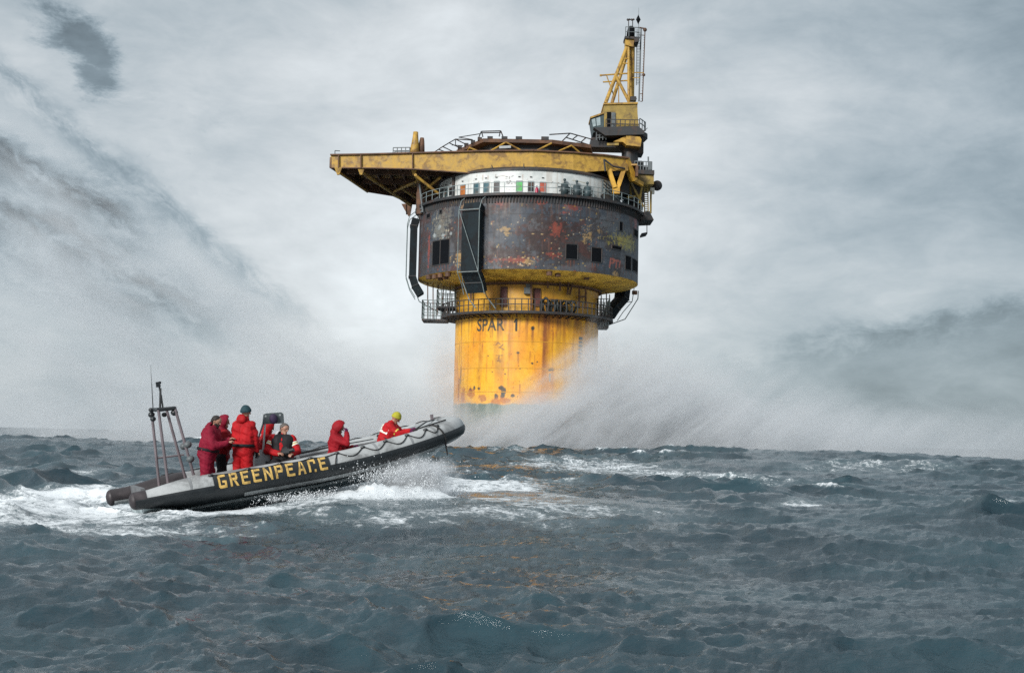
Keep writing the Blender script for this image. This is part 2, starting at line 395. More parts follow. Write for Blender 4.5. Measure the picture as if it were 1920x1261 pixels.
# lacy foam: the attribute lowers the threshold that the noise must pass
ff = q.mr(q.add(fm, q.mul(fo, 0.34)), 0.645, 0.785)
ff = q.mul(ff, q.mr(fo, 0.02, 0.2))
wc = q.mix(q.mr(q.noise(ob, 0.35, 6, .65), 0.35, 0.65), (0.006, 0.024, 0.035), (0.015, 0.046, 0.060))
wc = q.mix(q.mul(q.mr(q.add(fo, q.mul(q.m('SUBTRACT', fn1, 0.5), 0.9)), 0.05, 0.9), 0.75), wc, (0.15, 0.205, 0.225))  # milky tint of aerated water, also standing in for mist over the sea
q.l.new(q.mix(ff, wc, (0.72, 0.76, 0.78)), b.inputs['Base Color'])
b.inputs['IOR'].default_value = 1.42
q.l.new(q.add(q.add(0.085, q.mul(fr, 0.22)), q.mul(ff, 0.6)), b.inputs['Roughness'])
st_ = q.n.new('ShaderNodeMapping'); st_.inputs['Rotation'].default_value = (0, 0, 0.4); st_.inputs['Scale'].default_value = (1.0, 1.6, 1)
q.l.new(ob, st_.inputs[0])
hgt = q.add(q.mul(q.noise(st_.outputs[0], 3.2, 7, 0.66, 0.3), 0.075), q.mul(ff, 0.05))
hgt = q.add(hgt, q.mul(q.noise(st_.outputs[0], 22.0, 4, 0.6), 0.008))
bn = q.n.new('ShaderNodeBump'); bn.inputs['Distance'].default_value = 1.0; bn.inputs['Strength'].default_value = 0.6
q.l.new(hgt, bn.inputs['Height']); q.l.new(bn.outputs[0], b.inputs['Normal'])
sea = big_mesh('sea', V, Fc, wm, attrs={'foam': ('FLOAT', foam.ravel()), 'far': ('FLOAT', sstep(dd, 20, 300).ravel())})
tag(sea, 'dark grey green choppy sea with foam streaks', kind='structure')
# ------------------------------------------------------------------ the storage platform
PD = 152.0
PC = at(988, 600, PD); PC[2] = 0.0
def pf(px, py, yl=0.0): return at(px, py, PD+yl)-PC          # platform axes at local depth yl
def pz(px, py, z): return onplane(px, py, z)-PC
def oncyl(px, py, r):                                          # theta, z on a cylinder about the platform axis
    d = ray(px, py); o = CAM-PC
    a = d[0]**2+d[1]**2; b = 2*(o[0]*d[0]+o[1]*d[1]); c = o[0]**2+o[1]**2-r*r
    disc = b*b-4*a*c
    t = (-b-math.sqrt(max(disc, 0)))/(2*a); p = o+d*t
    return math.atan2(p[1], p[0]), p[2]
def cyl(th, z, r): return np.array([r*math.cos(th), r*math.sin(th), z])
RC, RD, RW = 8.5, 13.1, 10.8
zf = lambda py, r, px=988: oncyl(px, py, r)[1]
ZDB, ZDT, ZWT, ZWALK, ZRING = zf(504, RD), zf(367, RD), zf(319, RW), zf(584, RC+1.7), zf(531, RC)
plat = thing('oil_storage_platform', 'rusty yellow and dark grey round offshore platform standing in the spray', 'oil platform', PC)

yel = dict(rough=0.55, var=0.22, scale=1.6, dirt=(0.16, 0.07, 0.02), dscale=0.7, damt=0.55)
M_yel = mat('yellow_steel', (0.56, 0.31, 0.035), **yel)
M_yelo = mat('ochre_steel', (0.42, 0.25, 0.04), rough=0.6, var=0.3, scale=2.0, dirt=(0.12, 0.06, 0.025), dscale=0.9, damt=0.7)
M_yeld = mat('dull_yellow_steel', (0.30, 0.205, 0.045), rough=0.65, var=0.35, scale=1.2, dirt=(0.09, 0.06, 0.03), dscale=0.8, damt=0.7)
M_blk = mat('dark_steel', (0.022, 0.024, 0.026), rough=0.6, var=0.45, scale=1.5, dirt=(0.06, 0.03, 0.018), dscale=1.0, damt=0.6)
M_gry = mat('grey_steel', (0.10, 0.115, 0.12), rough=0.55, var=0.35, scale=2)
M_brn = mat('rusty_steel', (0.13, 0.065, 0.035), rough=0.75, var=0.45, scale=1.4, dirt=(0.05, 0.028, 0.02), dscale=0.8, damt=0.7)
M_und = mat('soffit_steel', (0.40, 0.23, 0.07), rough=0.75, var=0.4, scale=0.9, dirt=(0.07, 0.035, 0.02), dscale=0.5, damt=0.8)
M_teal = mat('dark_teal_steel', (0.035, 0.06, 0.066), rough=0.5, var=0.35, scale=1.5, dirt=(0.02, 0.02, 0.02), dscale=0.8, damt=0.5)
M_hole = mat('dark_opening', (0.005, 0.006, 0.008), rough=0.9, var=0.3, spec=.1)
M_chute = mat('chute_steel', (0.014, 0.021, 0.025), rough=0.75, var=0.35, scale=1.5, dirt=(0.012, 0.012, 0.013), dscale=0.8, damt=0.7, spec=.15)
M_glass = mat('dark_glass', (0.02, 0.03, 0.033), rough=0.12, var=0.2)

# ---- painted shells: a fine grid, one colour per point (paint, rust, wear and some shade)
def strokes(U, Vz, lines, w):
    out = np.zeros_like(U)
    for ln in lines:
        for p, q2 in zip(ln[:-1], ln[1:]):
            p, q2 = np.array(p), np.array(q2); d = q2-p; t = np.clip(((U-p[0])*d[0]+(Vz-p[1])*d[1])/max(d@d, 1e-9), 0, 1)
            out = np.maximum(out, 1-sstep(np.hypot(U-p[0]-t*d[0], Vz-p[1]-t*d[1]), w*0.6, w*1.2))
    return out
class Paint:
    def __init__(s, r, z0, z1, nt, nz, base):
        s.r = r; s.t = np.linspace(-1.5*PI, 0.5*PI, nt+1); s.z = np.linspace(z0, z1, nz)
        s.T, s.Z = np.meshgrid(s.t, s.z, indexing='ij'); s.U = s.T*r
        s.fq, s.rg = 2.2, 2.0; s.C = np.ones(s.T.shape+(3,))*np.array(base); s.nt, s.nz = nt, nz
    def px(s, x, y):
        th, zz = oncyl(x, y, s.r); return th*s.r, zz
    def mixc(s, f, c): s.C = s.C*(1-f[..., None])+np.array(c)*f[..., None]
    def blob(s, x, y, rx, ry, c, a=1.0, ragged=0.5, seed=1):
        u0, z0 = s.px(x, y); k = PD/2400
        ix = np.where(np.abs(s.t*s.r-u0) < rx*k*4)[0]; sl_ = slice(ix[0], ix[-1]+1); U_, Z_ = s.U[sl_], s.Z[sl_]
        d = np.hypot((U_-u0)/(rx*k), (Z_-z0)/(ry*k))
        d = d+ragged*(vnoise(U_*s.fq+seed*5, Z_*s.fq+seed*9, seed, 5, .68)-0.5)*s.rg
        f = (a*(1-sstep(d, 0.75, 1.05)))[..., None]; s.C[sl_] = s.C[sl_]*(1-f)+np.array(c)*f
    def drip(s, x, y, ln, wd, c, a=1.0, seed=1):
        u0, z0 = s.px(x, y); k = PD/2400; ix = np.where(np.abs(s.t*s.r-u0) < wd*k*2+.3)[0]; sl_ = slice(ix[0], ix[-1]+1); U_, Z_ = s.U[sl_], s.Z[sl_]
        wob = 0.10*(vnoise(Z_*0.8, Z_*0+seed, seed, 3)-0.5)
        d = np.abs(U_-u0-wob)/(wd*k)
        f = (1-sstep(d, 0.3, 1.0))*(1-sstep(z0-Z_, 0.15*ln*k, ln*k))*sstep(z0-Z_, -0.1, 0.05)
        f = (a*f*(0.45+0.8*vnoise(U_*3, Z_*1.1, seed+3, 4)).clip(0, 1))[..., None]; s.C[sl_] = s.C[sl_]*(1-f)+np.array(c)*f
    def write(s, lines, wd, c, a=1.0):
        L2 = [[s.px(*p) for p in ln] for ln in lines]; s.mixc(a*strokes(s.U, s.Z, L2, wd*PD/2400), c)
    def speck(s, n, x0, x1, y0, y1, r0, r1, cols, a=0.9):
        for i in range(n):
            x_, y_ = rng.uniform(x0, x1), rng.uniform(y0, y1); r_ = r0+(r1-r0)*rng.random()**2.5; k = PD/2400
            u0, z0 = s.px(x_, y_); el = rng.uniform(0.6, 1.7)
            m_ = (np.abs(s.t*s.r-u0) < 3*r_*k*1.8); zi = (np.abs(s.z-z0) < 3*r_*k*1.8)
            if not m_.any() or not zi.any(): continue
            ix = np.ix_(m_, zi)
            d = np.hypot((s.U[ix]-u0)/(r_*k*el), (s.Z[ix]-z0)/(r_*k/el))+0.5*(vnoise(s.U[ix]*5, s.Z[ix]*5, i % 17, 3)-0.5)
            f = a*(1-sstep(d, 0.7, 1.05)); c = np.array(cols[i % len(cols)])
            s.C[ix] = s.C[ix]*(1-f[..., None])+c*f[..., None]
    def obj(s, name, mt, parent, prof=None):
        rr = s.r if prof is None else prof(s.Z)
        V = np.stack([rr*np.cos(s.T), rr*np.sin(s.T), s.Z], -1).reshape(-1, 3); i = np.arange(V.shape[0]).reshape(s.nt+1, s.nz)
        Fq = np.stack([i[:-1, :-1], i[1:, :-1], i[1:, 1:], i[:-1, 1:]], -1).reshape(-1, 4)
        C4 = np.concatenate([np.clip(s.C, 0.004, 1), np.ones(s.T.shape+(1,))], -1)
        return big_mesh(name, V, Fq, mt, parent, {'paint': ('FLOAT_COLOR', C4.ravel())})
# ---- column
P = Paint(RC, -6, ZDB-0.2, 620, 330, (0.76, 0.375, 0.014))
nA = vnoise(P.U*0.35, P.Z*0.25, 21, 5); P.mixc(0.65*sstep(nA, 0.40, 0.70), (0.66, 0.22, 0.010))
nB = vnoise(P.U*2.6, P.Z*0.10, 22, 4); P.mixc(0.55*sstep(nB, 0.54, 0.78)*sstep(P.Z, 3, 12), (0.30, 0.10, 0.02))
nC = vnoise(P.U*0.9+9, P.Z*0.5, 23, 5); P.mixc(0.30*sstep(nC, 0.55, 0.75), (0.66, 0.40, 0.05))
RUST, DRK = (0.20, 0.055, 0.018), (0.045, 0.04, 0.03)
for i, (x_, y_, l_, w_, a_) in enumerate(((866, 590, 60, 4, .5), (880, 588, 40, 3, .6), (938, 590, 60, 7, .85), (941, 530, 60, 11, .85), (948, 592, 34, 5, .7), (1007, 548, 40, 8, .8), (1023, 590, 150, 5, .9),
        (1030, 592, 110, 7, .55), (1048, 590, 120, 9, .5), (1058, 592, 95, 5, .6), (1084, 592, 45, 8, .75), (1100, 592, 60, 6, .5), (913, 590, 30, 4, .5), (970, 590, 40, 3, .4),
        (999, 618, 36, 3.2, .9), (1020, 620, 95, 3.5, .8), (934, 670, 70, 9, .5), (972, 662, 34, 2, .7), (931, 640, 60, 7, .45), (1088, 640, 60, 5, .6), (862, 640, 70, 3, .55),
        (900, 588, 22, 3, .6), (1070, 590, 60, 4, .5), (990, 590, 30, 3, .5), (895, 690, 50, 3, .3), (953, 690, 30, 2, .3), (1040, 560, 60, 14, .5), (890, 548, 30, 9, .4))):
    P.drip(x_, y_, l_, w_, RUST if i % 4 else (0.13, 0.05, 0.025), a_, i)
for i in range(60):
    P.drip(rng.uniform(856, 1112), 591, rng.uniform(8, 70), rng.uniform(1, 3.5), RUST, rng.uniform(.35, .85), 40+i)
for i in range(40):
    P.drip(rng.uniform(856, 1112), rng.uniform(610, 735), rng.uniform(6, 36), rng.uniform(.8, 2.4), (0.34, 0.10, 0.02), rng.uniform(.3, .8), 140+i)
P.speck(120, 854, 1112, 600, 752, .4, 1.3, [(0.16, 0.06, 0.02), (0.30, 0.09, 0.02), (0.06, 0.04, 0.02)], .9)
P.blob(999, 615, 3.6, 4.6, (0.03, 0.025, 0.02), 1, 0.15, 3)
for i, (x_, y_, rx, ry) in enumerate(((940, 727, 6, 4), (944, 735, 5.5, 8), (942, 742, 4, 5), (961, 741, 4, 4), (930, 743, 4, 5), (898, 728, 4, 3), (882, 732, 5, 5), (889, 727, 3, 5), (975, 690, 2, 2.2),
        (998, 681, 2.5, 2.4), (1007, 678, 1.6, 1.6), (915, 667, 1.5, 1.5), (947, 701, 1.5, 1.5), (923, 697, 1.4, 1.4), (1000, 655, 1.2, 1.2), (971, 661, 3, 1.4), (1034, 692, 5, 2.6), (1030, 694, 3, 2), (906, 640, 1.2, 1.2))):
    P.blob(x_, y_, rx, ry, DRK, 0.95, 0.55, i+3)
P.blob(1031, 707, 3, 9, (0.25, 0.27, 0.24), .8, .4, 5)
for i, (x_, y_, rx, ry) in enumerate(((884, 738, 12, 9), (904, 746, 9, 7), (868, 742, 10, 14), (930, 752, 9, 7), (945, 750, 12, 6), (860, 730, 6, 24))):
    P.blob(x_, y_, rx, ry, (0.36, 0.10, 0.02), .75, .8, 30+i)
P.blob(864, 705, 2.5, 22, DRK, .8, .4, 61); P.drip(861, 710, 50, 2.2, DRK, .8, 62)
P.write([[(930, 646), (934, 642), (938, 645)], [(938, 650), (943, 646)], [(936, 651), (945, 655)]], 1.3, (0.16, 0.07, 0.04), .75)
P.write([[(930, 666), (942, 666)], [(936, 666), (935, 672)], [(932, 676), (939, 675)], [(934, 670), (938, 679)]], 1.2, (0.16, 0.07, 0.04), .75)
low = sstep(P.Z+0.5*(vnoise(P.U*1.2, P.Z, 77, 4)-0.5), zf(762, RC)+.15, zf(756, RC)); P.mixc(1-low, (0.20, 0.235, 0.19))
P.mixc((1-low)*sstep(vnoise(P.U*1.3, P.Z*0.35, 71, 5), 0.40, 0.68), (0.075, 0.12, 0.09))
P.mixc((1-low)*0.9*(1-sstep(P.Z, 0.5, 3)), (0.05, 0.075, 0.05))
P.mixc(0.45*sstep(P.Z, ZWALK-0.3, ZWALK+0.4), (0.44, 0.26, 0.04))  # column top toned down: the drum's shade put into the paint
M_col = mat('column_paint', (1, 1, 1), rough=0.5, var=0.14, scale=2.2, bump=0.02, bscale=1.2, attr='paint')
colm = P.obj('column', M_col, plat)
MB().lathe([(RC+.02, ZRING-.16), (RC+.32, ZRING-.12), (RC+.32, ZRING+.12), (RC+.02, ZRING+.16)], 96).build('pipe_ring', M_brn, colm)
# weld seams of the column's steel rings
for py in (640, 690, 735):
    zz = zf(py, RC); MB().lathe([(RC-.01, zz-.05), (RC+.022, zz-.03), (RC+.022, zz+.03), (RC-.01, zz+.05)], 96).build('weld_seam', mat('weld_paint', (0.5, 0.25, 0.02), var=.3), colm)
def text_on(txt, px, py, hpx, wpx, r, mt, parent, name, bold=0.0):
    cu = bpy.data.curves.new('t', 'FONT'); cu.body = txt; cu.size = 1; cu.offset = bold; cu.resolution_u = 3
    to = bpy.data.objects.new('t', cu); COL.objects.link(to); dg = bpy.context.evaluated_depsgraph_get()
    me = bpy.data.meshes.new_from_object(to.evaluated_get(dg)); bpy.data.objects.remove(to)
    bm = bmesh.new(); bm.from_mesh(me); bmesh.ops.triangulate(bm, faces=bm.faces)
    bmesh.ops.subdivide_edges(bm, edges=[e for e in bm.edges if e.calc_length() > 0.25], cuts=3)
    c = np.array([v.co[:] for v in bm.verts]); lo, hi = c.min(0), c.max(0)
    u0, z0 = oncyl(px, py, r); u1, z1 = oncyl(px+wpx, py+hpx, r)
    for v in bm.verts:
        a = (v.co.x-lo[0])/(hi[0]-lo[0]); b_ = (v.co.y-lo[1])/(hi[1]-lo[1])
        v.co = cyl(u0+(u1-u0)*a, z1+(z0-z1)*b_, r)
    bmesh.ops.solidify(bm, geom=bm.faces, thickness=0.02) if False else None
    bm.to_mesh(me); bm.free(); me.materials.clear(); me.materials.append(mt)
    o = bpy.data.objects.new(name, me); COL.objects.link(o); o.parent = parent; return o
M_let = mat('worn_black_paint', (0.05, 0.045, 0.03), rough=0.6, var=.3, dirt=(0.24, 0.12, 0.02), dscale=2.2, damt=.55)
text_on('SPAR', 895, 598, 22, 51, RC+.012, M_let, colm, 'lettering', 0.018)
ob_ = MB()
for q4 in (((966.2, 597), (970.2, 597), (969.8, 620.5), (966, 620.5)), ((963, 603.5), (966.6, 597.2), (967, 602), (964.2, 605.5))):
    ob_.grid([[cyl(*oncyl(*q4[0], RC), RC+.014), cyl(*oncyl(*q4[1], RC), RC+.014)], [cyl(*oncyl(*q4[3], RC), RC+.014), cyl(*oncyl(*q4[2], RC), RC+.014)]])
ob_.build('lettering', mat('black_paint', (0.02, 0.02, 0.018), var=.3), colm)
for k in range(8):
    th, zz = oncyl(1089-0.4*k, 634+7*k, RC+.05); hgt_ = .16 if k else .3
    MB().box(cyl(th, zz, RC+.04), (0.55, 0.12, hgt_), th+PI/2).build('draught_mark', M_teal, colm)

# ---- drum: dark shell on a yellow soffit
P = Paint(RD, ZDB, ZDT, 1100, 150, (0.043, 0.053, 0.068)); P.fq, P.rg = 4.2, 3.4
P.mixc(0.9*sstep(vnoise(P.U*0.35+4, P.Z*0.45, 31, 5, .62), 0.46, 0.62), (0.040, 0.032, 0.031))
P.mixc(0.75*sstep(vnoise(P.U*0.6+40, P.Z*0.7, 33, 5, .65), 0.56, 0.66), (0.070, 0.026, 0.020))
P.mixc(0.6*sstep(vnoise(P.U*0.5+14, P.Z*0.4+8, 37, 5), 0.56, 0.68), (0.10, 0.105, 0.115))
P.mixc(0.55*sstep(vnoise(P.U*2.2, P.Z*0.25, 35, 4), 0.6, 0.75), (0.03, 0.022, 0.02))
P.blob(826, 430, 24, 30, (0.17, 0.165, 0.14), .75, 1.0, 3); P.blob(832, 405, 20, 14, (0.13, 0.12, 0.10), .6, 1, 4)
for p in ((815, 441, 6, 4), (831, 443, 5, 5), (824, 425, 5, 5), (845, 438, 4, 3)): P.blob(*p, (0.30, 0.33, 0.33), .8, .8, int(p[0]))
P.blob(1170, 452, 40, 12, (0.33, 0.27, 0.05), .8, 1.1, 8); P.blob(1180, 458, 26, 12, (0.36, 0.32, 0.10), .6, .9, 9)
P.blob(1192, 418, 12, 24, (0.23, 0.085, 0.085), .8, .5, 10); P.blob(804, 470, 4, 34, (0.24, 0.05, 0.035), .8, .7, 11)
P.blob(1180, 500, 30, 40, (0.115, 0.125, 0.14), .6, .8, 12); P.blob(1150, 420, 40, 22, (0.10, 0.115, 0.13), .55, .8, 13)
for p in ((1030, 420, 26, 24), (1045, 432, 20, 20), (960, 470, 34, 10), (945, 482, 30, 16), (1000, 445, 18, 14), (1020, 465, 22, 22), (905, 400, 10, 8), (1078, 425, 14, 12)): P.blob(*p, (0.035, 0.018, 0.016), .8, 1.0, int(p[0]))
for p in ((1046, 428, 10, 9), (1042, 432, 7, 12), (955, 487, 30, 3), (1070, 386, 11, 5), (1078, 391, 8, 4), (1010, 376, 12, 3), (1016, 379, 10, 3), (1060, 399, 7, 2), (1040, 478, 10, 5), (940, 380, 8, 6), (975, 488, 12, 5)): P.blob(*p, (0.24, 0.05, 0.03), .62, 1.2, int(p[0]))
for p in ((865, 378, 18, 3), (884, 380, 9, 3), (872, 385, 10, 6), (945, 428, 8, 4), (950, 434, 5, 6), (1124, 433, 4, 7), (1105, 440, 5, 12), (1096, 448, 4, 9), (862, 480, 5, 8), (860, 488, 6, 10), (843, 487, 4, 6), (1155, 515, 8, 5), (990, 492, 8, 4)): P.blob(*p, (0.36, 0.23, 0.09), .7, 1.3, int(p[0]+p[1]))
P.write([[(1143, 500), (1145, 485), (1151, 486), (1151, 492), (1145, 493)], [(1150, 488), (1160, 489)], [(1156, 489), (1155, 501)], [(1161, 500), (1163, 490)]], 2.0, (0.36, 0.10, 0.07), .8)
cols = [(0.42, 0.30, 0.14), (0.34, 0.12, 0.04), (0.5, 0.42, 0.3), (0.25, 0.06, 0.03), (0.3, 0.2, 0.05)]
P.speck(230, 800, 1195, 375, 520, 0.5, 2.0, cols, .8)
P.speck(60, 985, 1120, 375, 505, 0.6, 1.9, cols, .9); P.speck(70, 900, 1010, 480, 502, .6, 1.8, cols, .9)
for k_ in range(1, 4):
    zz_ = ZDB+(ZDT-ZDB)*k_/4; P.mixc(.5*(1-sstep(np.abs(P.Z-zz_), .03, .07)), (0.022, 0.018, 0.017))
P.mixc(.4*(1-sstep(np.abs((P.T*18/PI) % 1-.5)*P.r*PI/18, .03, .07)), (0.022, 0.018, 0.017))
for i in range(90): P.drip(rng.uniform(798, 1195), 368, rng.uniform(10, 60), rng.uniform(.8, 2.4), (0.10, 0.04, 0.025) if i % 3 else (0.16, 0.12, 0.09), .55, 200+i)
for px_, py_ in ((1072, 487), (1118, 493), (1176, 508), (1190, 513), (820, 494), (836, 494)):
    for dx_ in (-7, -2, 4): P.drip(px_+dx_, py_, rng.uniform(9, 22), 1.6, (0.16, 0.05, 0.025), .8, int(px_+dx_))
for i in range(50): P.drip(rng.uniform(798, 1195), rng.uniform(380, 480), rng.uniform(8, 40), rng.uniform(.8, 2), (0.13, 0.06, 0.04) if i % 2 else (0.02, 0.016, 0.016), .6, i)
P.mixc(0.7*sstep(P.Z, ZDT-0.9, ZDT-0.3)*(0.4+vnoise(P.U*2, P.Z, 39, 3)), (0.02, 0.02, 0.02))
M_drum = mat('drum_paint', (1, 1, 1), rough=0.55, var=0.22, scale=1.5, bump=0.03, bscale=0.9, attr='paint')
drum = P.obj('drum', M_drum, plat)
sof = MB().lathe([(RC-.1, ZDB-0.75), (RC+1.2, ZDB-0.72), (RD-.25, ZDB-.12), (RD-.02, ZDB-.0)], 128).build('drum_soffit', mat('soffit_yellow', (0.86, 0.52, 0.07), **yel), plat, True)
for px, py in ((804, 519), (815, 518), (826, 521), (836, 519), (826, 516), (840, 514), (1030, 512), (1046, 514), (1190, 548), (900, 512), (1100, 520), (1120, 527)):
    p_ = pz(px, py, ZDB-.32); MB().tube(p_-np.array([0, 0, .25]), p_+np.array([0, 0, .2]), .34, n=10).build('pipe_stub', M_brn, sof)
def window(px0, py0, px1, py1, r, parent, m_pane=M_hole, m_fr=M_blk, name='window', fr=0.11, split=0):
    t0, z0 = oncyl(px0, py0, r); t1, z1 = oncyl(px1, py1, r); zl, zh = min(z0, z1), max(z0, z1)
    n = 4; f = MB(); ts = [t0+(t1-t0)*k/n for k in range(n+1)]; tf = fr/r
    for a, b_ in zip(ts[:-1], ts[1:]):
        for zc in (zl, zh): f.bar(cyl(a, zc, r), cyl(b_, zc, r), fr, .12)
    for t in (t0, t1)+(((t0+t1)/2,) if split else ()): f.bar(cyl(t, zl, r), cyl(t, zh, r), .12, fr)
    fo_ = f.build(name, m_fr, parent)
    MB().grid([[cyl(t, zl, r+.02) for t in ts], [cyl(t, zh, r+.02) for t in ts]]).build('pane', m_pane, fo_)
    return fo_
for p in ((1061, 457, 1083, 487), (1109, 463, 1128, 493), (1147, 459, 1165, 470), (1172, 478, 1182.5, 508), (1186, 484, 1195, 513), (1161, 415, 1167.5, 434), (1188.5, 428, 1195, 447), (800, 402, 807, 408), (824, 394, 829, 400)): window(*p, RD, drum)
window(811.5, 453, 842, 494, RD, drum, split=1)
window(931, 546, 932, 547, RC, colm, M_hole, M_hole) if False else None
# brackets under the rim
br = MB()
for k in range(150):
    th = -PI-0.4+k*(PI+0.8)/149; br.bar(cyl(th, ZDT-.75, RD+.02), cyl(th, ZDT-.02, RD+.12), .10, .16)
br.build('rim_bracket', M_blk, plat, kind='stuff')
rim = MB().lathe([(RW-.1, ZDT), (RD+.55, ZDT), (RD+.55, ZDT+.28), (RW-.1, ZDT+.28)], 128).build('rim_walkway', M_blk, plat)
def rail(mb, pts, h, rails=(1.0, 0.55), r=.05, post=1, up=(0, 0, 1), pr=None):
    up = np.asarray(up, float)
    for i, p in enumerate(pts):
        p = np.asarray(p, float)
        if i % post == 0: mb.bar(p, p+up*h, (pr or r)*2)
    for f in rails:
        for p, q_ in zip(pts[:-1], pts[1:]): mb.bar(np.asarray(p)+up*h*f, np.asarray(q_)+up*h*f, r*1.7)
    return mb
M_rail = mat('rail_steel', (0.17, 0.21, 0.21), rough=0.5, var=.35)
arc = lambda r, z, a0, a1, n: [cyl(a0+(a1-a0)*k/n, z, r) for k in range(n+1)]
rail(MB(), arc(RD+.45, ZDT+.28, -1.12*PI, 0.12*PI, 72), 1.15, r=.032, post=2).build('railing', M_rail, rim)
# ---- white accommodation ring
P = Paint(RW, ZDT+.25, ZWT, 500, 60, (0.62, 0.64, 0.62))
P.mixc(0.5*sstep(vnoise(P.U*0.8, P.Z*1.1, 41, 5), 0.52, 0.68), (0.42, 0.46, 0.45))
P.mixc(0.35*sstep(vnoise(P.U*3, P.Z*0.2, 42, 4), 0.62, 0.76), (0.30, 0.22, 0.15))
P.speck(60, 825, 1140, 325, 362, .5, 1.2, [(0.2, 0.08, 0.04), (0.1, 0.08, 0.07)], .9)
for i in range(26): P.drip(rng.uniform(830, 1140), rng.uniform(322, 345), rng.uniform(5, 22), rng.uniform(.5, 1.0), (0.28, 0.16, 0.09), .6, i)
P.write([[(928, 332), (930, 327), (930, 333)], [(934, 331), (940, 330), (946, 329)]], .8, (0.2, 0.15, 0.12), .7)
P.write([[(949, 331), (951, 331), (949, 335), (952, 335)], [(954, 331), (956, 332), (954, 333), (956, 335), (954, 335)], [(959, 331), (962, 330)], [(961, 331), (961, 335)]], .7, (0.05, 0.03, 0.03), .85)
P.write([[(949, 345), (956, 338), (960, 345)], [(950, 339), (953, 345)], [(958, 338), (954, 345)]], .7, (0.05, 0.03, 0.03), .85)
P.write([[(1073, 338), (1080, 339), (1088, 341), (1097, 343)]], .9, (0.3, 0.26, 0.12), .6)
M_wht = mat('white_paint', (1, 1, 1), rough=0.45, var=.12, scale=1.4, attr='paint')
ring = P.obj('accommodation_ring', M_wht, plat)
dcol = {'o': (0.40, 0.13, 0.03), 't': (0.035, 0.10, 0.12), 'g': (0.06, 0.45, 0.10), 'k': (0.008, 0.009, 0.011), 'r': (0.45, 0.10, 0.06), 'd': (0.03, 0.06, 0.065)}
dm = {k: mat('door_paint', c, rough=.45, var=.3, dirt=(0.12, 0.06, 0.03), dscale=1.5, damt=.6) for k, c in dcol.items()}
M_frame = mat('grey_frame', (0.25, 0.28, 0.28), var=.2)
DL = {'o': 'orange door', 't': 'teal door', 'g': 'bright green door', 'k': 'open black doorway', 'r': 'rusty red door', 'd': 'dark teal door'}
for p, c in (((826, 357, 831.5, 370), 'd'), ((833.5, 355, 839.5, 369), 'd'), ((842, 352, 848.5, 366), 'k'), ((863, 348, 872.5, 366), 'o'), ((888, 344, 897.5, 363), 't'), ((906.5, 342, 916.5, 361), 't'),
             ((926, 340.5, 936, 360), 'k'), ((968, 339.5, 979.5, 359), 'g'), ((990, 340, 1001, 360), 'k'), ((1012, 341.5, 1023.5, 361), 'r')):
    d_ = window(*p, RW, ring, dm[c], M_frame, 'door', .06); d_['label'] = DL[c]
    u_, z_ = oncyl((p[0]+p[2])/2, p[1]-4, RW); MB().box(cyl(u_, z_+.25, RW+.06), (.24, .10, .08), u_+PI/2).build('door_lamp', M_blk, ring)
for px, py in ((1057.5, 354), (1080, 357), (1099.5, 360)):
    th, zz = oncyl(px, py, RW+.2); v = MB(); c_ = cyl(th, zz, RW+.35)
    v.tube(c_-[0, 0, .75], c_+[0, 0, .45], .42, n=12).tube(c_+[0, 0, .45], c_+[0, 0, 1.0], .10).ball(c_+[0, 0, .45], (.42, .42, .2), 12, 6)
    t_ = np.array([-math.sin(th), math.cos(th), 0])
    v.bar(c_-t_*.8+[0, 0, .15], c_+t_*.8+[0, 0, .15], .13).bar(c_-t_*.65-[0, 0, .3], c_+t_*.65-[0, 0, .3], .13).ball(c_+[0, 0, 1.0], .17, 8, 6)
    v.build('valve_pot', M_teal, ring, True)
th, zz = oncyl(1006.3, 356.5, RW+.3)
t_ = thing('gas_cylinder', 'small crimson bottle standing on the walkway between black and red doors', 'gas cylinder', PC+cyl(th, ZDT+.29, RW+.4))
MB().lathe([(0, 0), (.17, 0), (.18, .08), (.18, .85), (.12, 1.0), (.055, 1.06), (.055, 1.12), (0, 1.12)], 14).build('bottle', mat('crimson_paint', (0.35, 0.012, 0.05), rough=.4), t_, True)
MB().tube((0, 0, 1.12), (0, 0, 1.24), .05).bar((-.1, 0, 1.2), (.1, 0, 1.2), .04).build('valve', M_gry, t_)
pp = MB()
th, _ = oncyl(850.5, 350, RW+.1); pp.tube(cyl(th, ZDT+.2, RW+.12), cyl(th, ZWT+.1, RW+.12), .2)
pp.build('downpipe', M_blk, ring)
MB().lathe([(RW-.3, ZWT-.02), (RW+.16, ZWT-.02), (RW+.16, ZWT+.16), (RW-.5, ZWT+.5), (0.5, ZWT+.9)], 96).build('ring_roof', M_blk, plat)
# davits and hooks standing on the roof edge
for a_, b_ in (((924, 315), (921, 305)), ((982, 315), (982, 304)), ((1038, 315), (1034, 311)), ((872, 321), (868, 312))):
    th, zz = oncyl(a_[0], a_[1]+2, RW+.1); p0 = cyl(th, ZWT+.1, RW); p1 = p0+np.array([(b_[0]-a_[0])*.059, 0, (a_[1]-b_[1])*.059])
    MB().tube(p0, p1, .09, .04).ball(p0, .16, 8, 5).build('roof_hook', M_blk, plat)

